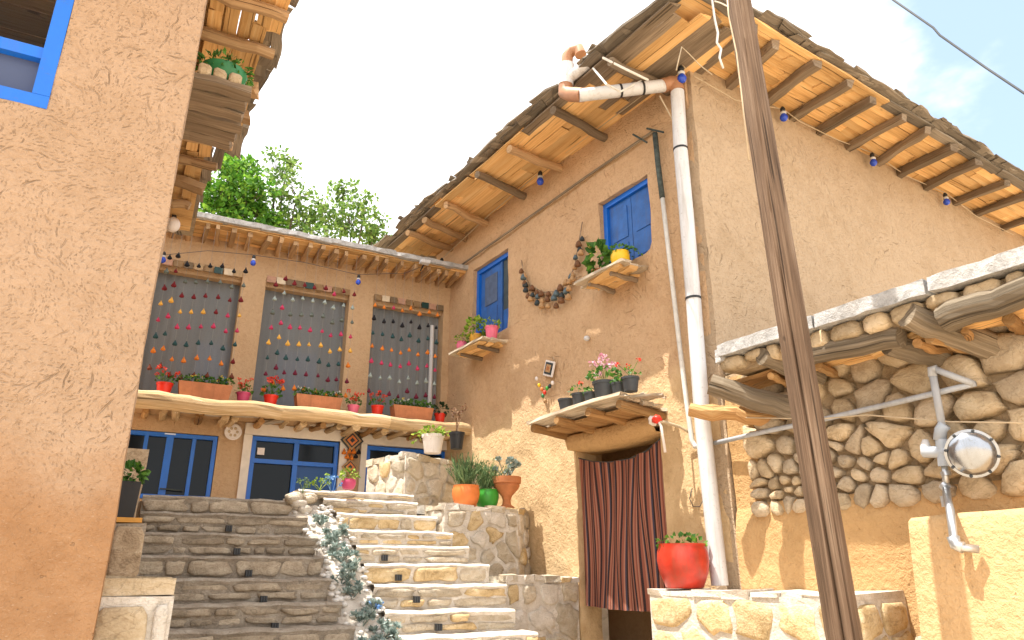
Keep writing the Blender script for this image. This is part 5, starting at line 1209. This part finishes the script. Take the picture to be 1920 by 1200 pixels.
MB().tube([onx(1037, 668, 5.57), onx(1040, 680, 5.57)], .004, 4).build('string', M['cable_t'], t)
for i, (x, y) in enumerate(((1006, 710), (1011, 722), (1016, 730), (1021, 736), (1026, 728), (1031, 724), (1036, 718), (1018, 742), (1022, 752))):
    p = onx(x, y, 5.55); MB().ball(p, .024, 7, 5, 0, (1, 1, 1.3)).build('bead', M[['whitepot', 'yellow', 'orange', 'red', 'green', 'bellk', 'whitepot', 'greendark', 'bello'][i]], t, True)
t = thing('wall_plate', 'round white patterned plate on the wall left of the middle blue window', 'plate', onv(437, 810, 10.97))
c = onv(437, 810, 10.97); MB().lathe(c, [(.115, 0), (.118, .012), (.10, .02), (.09, .014), (.02, .018)], 24, (UX, ZX, -VX)).build('disc', M['whitepot'], t, True, angle=30)
for k in range(6): th = k*math.pi/3; MB().ball(c-VX*.018+(UX*math.cos(th)+ZX*math.sin(th))*.055, .022, 7, 4, 0, (1, .3, 1)).build('petal', M['cable_t'], t, True)
c = onv(324, 421, 9.3); t = thing('globe_lamp', 'white globe lamp under the far end of the left eave', 'lamp', c); MB().ball(c, .088, 18, 12, 0, (1, 1, 1.15)).build('globe', M['whitepot'], t, True)
MB().lathe(c+ZX*.09, [(.03, 0), (.03, .05), (.015, .06)], 10).build('socket', M['black'], t); MB().tube([c+ZX*.14, c+ZX*.30, c+UX*-.5+ZX*.3], .012, 6).build('bracket', M['black'], t)
c = onv(797, 491, 10.30); t = thing('floodlight', 'small white lamp on the roof edge near the tall house', 'lamp', c); MB().box(c, (.16, .10, .06), (UX, VX, ZX), jit=.008).build('housing', M['pvc'], t); MB().tube([c, c+VX*.2-ZX*.08], .012, 6).build('bracket', M['black'], t)

# ------------------------------------------------------------------ trees behind the back house
def tree(label, c, h, crowns, leaf, nleaf, size, trunk_r=.14):
    t = thing('tree', label, 'tree', c, 'trees behind the back house'); c = Vector(c); top = c+ZX*h*.55
    mb = MB(); mb.log(c-ZX*.2, top, trunk_r, trunk_r*.6, n=9, segs=7, bend=.25)
    lf = MB()
    for (dx, dy, dz, r, rz, n) in crowns:
        k = c+Vector((dx, dy, dz)); mb.log(top-ZX*R(0, .8), k-ZX*rz*.3, trunk_r*.45, .02, n=6, segs=5, bend=.2)
        for _ in range(n):
            b = Vector((R(-1, 1), R(-1, 1), R(-1, 1)))
            while b.length > 1: b = Vector((R(-1, 1), R(-1, 1), R(-1, 1)))
            b = b*(.35+.65*b.length); cc = k+Vector((b.x*r, b.y*r, b.z*rz)); q = r*R(.12, .24)
            if R(0, 1) < .7: mb.tube([k.lerp(cc, .2), k.lerp(cc, .6)+Vector((R(-.1, .1), R(-.1, .1), R(-.05, .1))), cc], [.014, .009, .004], 4, False)
            crown(lf, cc, (q, q, q*.8), nleaf, size, .15, .34, .5)
    mb.build('trunk', M['bark'], t, True); lf.build('crown', M[leaf], t)
def tp_(px, py, d): dd = ray(px, py); return Vector((0, 0, CZ))+dd*(d/math.hypot(dd.x, dd.y))
D_ = 20.0
def treeat(label, px, py, rad, leaf, ncl, nl, size, subs, h0=2.2):
    k = tp_(px, py, D_); base = Vector((k.x, k.y, h0)); cr = []
    for (sx, sy_, r, w) in subs: p = tp_(px+sx, py+sy_, D_+R(-.6, .6)); cr.append((p.x-k.x, p.y-k.y, p.z-h0, r, r*.9, int(ncl*w)))
    tree(label, base, k.z-h0, cr, leaf, nl, size)
treeat('dense bright green tree beside the left eave', 420, 400, 1.6, 'leaf_tree', 46, 34, .15, ((20, -50, 1.0, 1), (45, -10, .95, 1), (-30, 0, 1.2, 1), (60, 40, .9, .8), (0, 60, 1.3, 1), (15, -85, .55, .4)))
treeat('loose grey green tree showing sky between its leaves', 520, 400, 1.4, 'leaf_tree2', 34, 14, .13, ((0, -70, .8, .8), (35, -30, .8, .8), (-10, 10, 1.0, 1.3), (50, 30, .9, 1.2), (20, -95, .4, .3)))
treeat('slender open tree with drooping sprays near the tall house eave', 650, 420, 1.4, 'leaf_tree2', 30, 14, .14, ((-5, -65, .6, .8), (35, -35, .6, .7), (-40, -20, .7, .8), (10, 5, .9, 1.4), (50, 15, .6, .9), (70, 45, .6, .8), (-50, 30, .8, 1)))
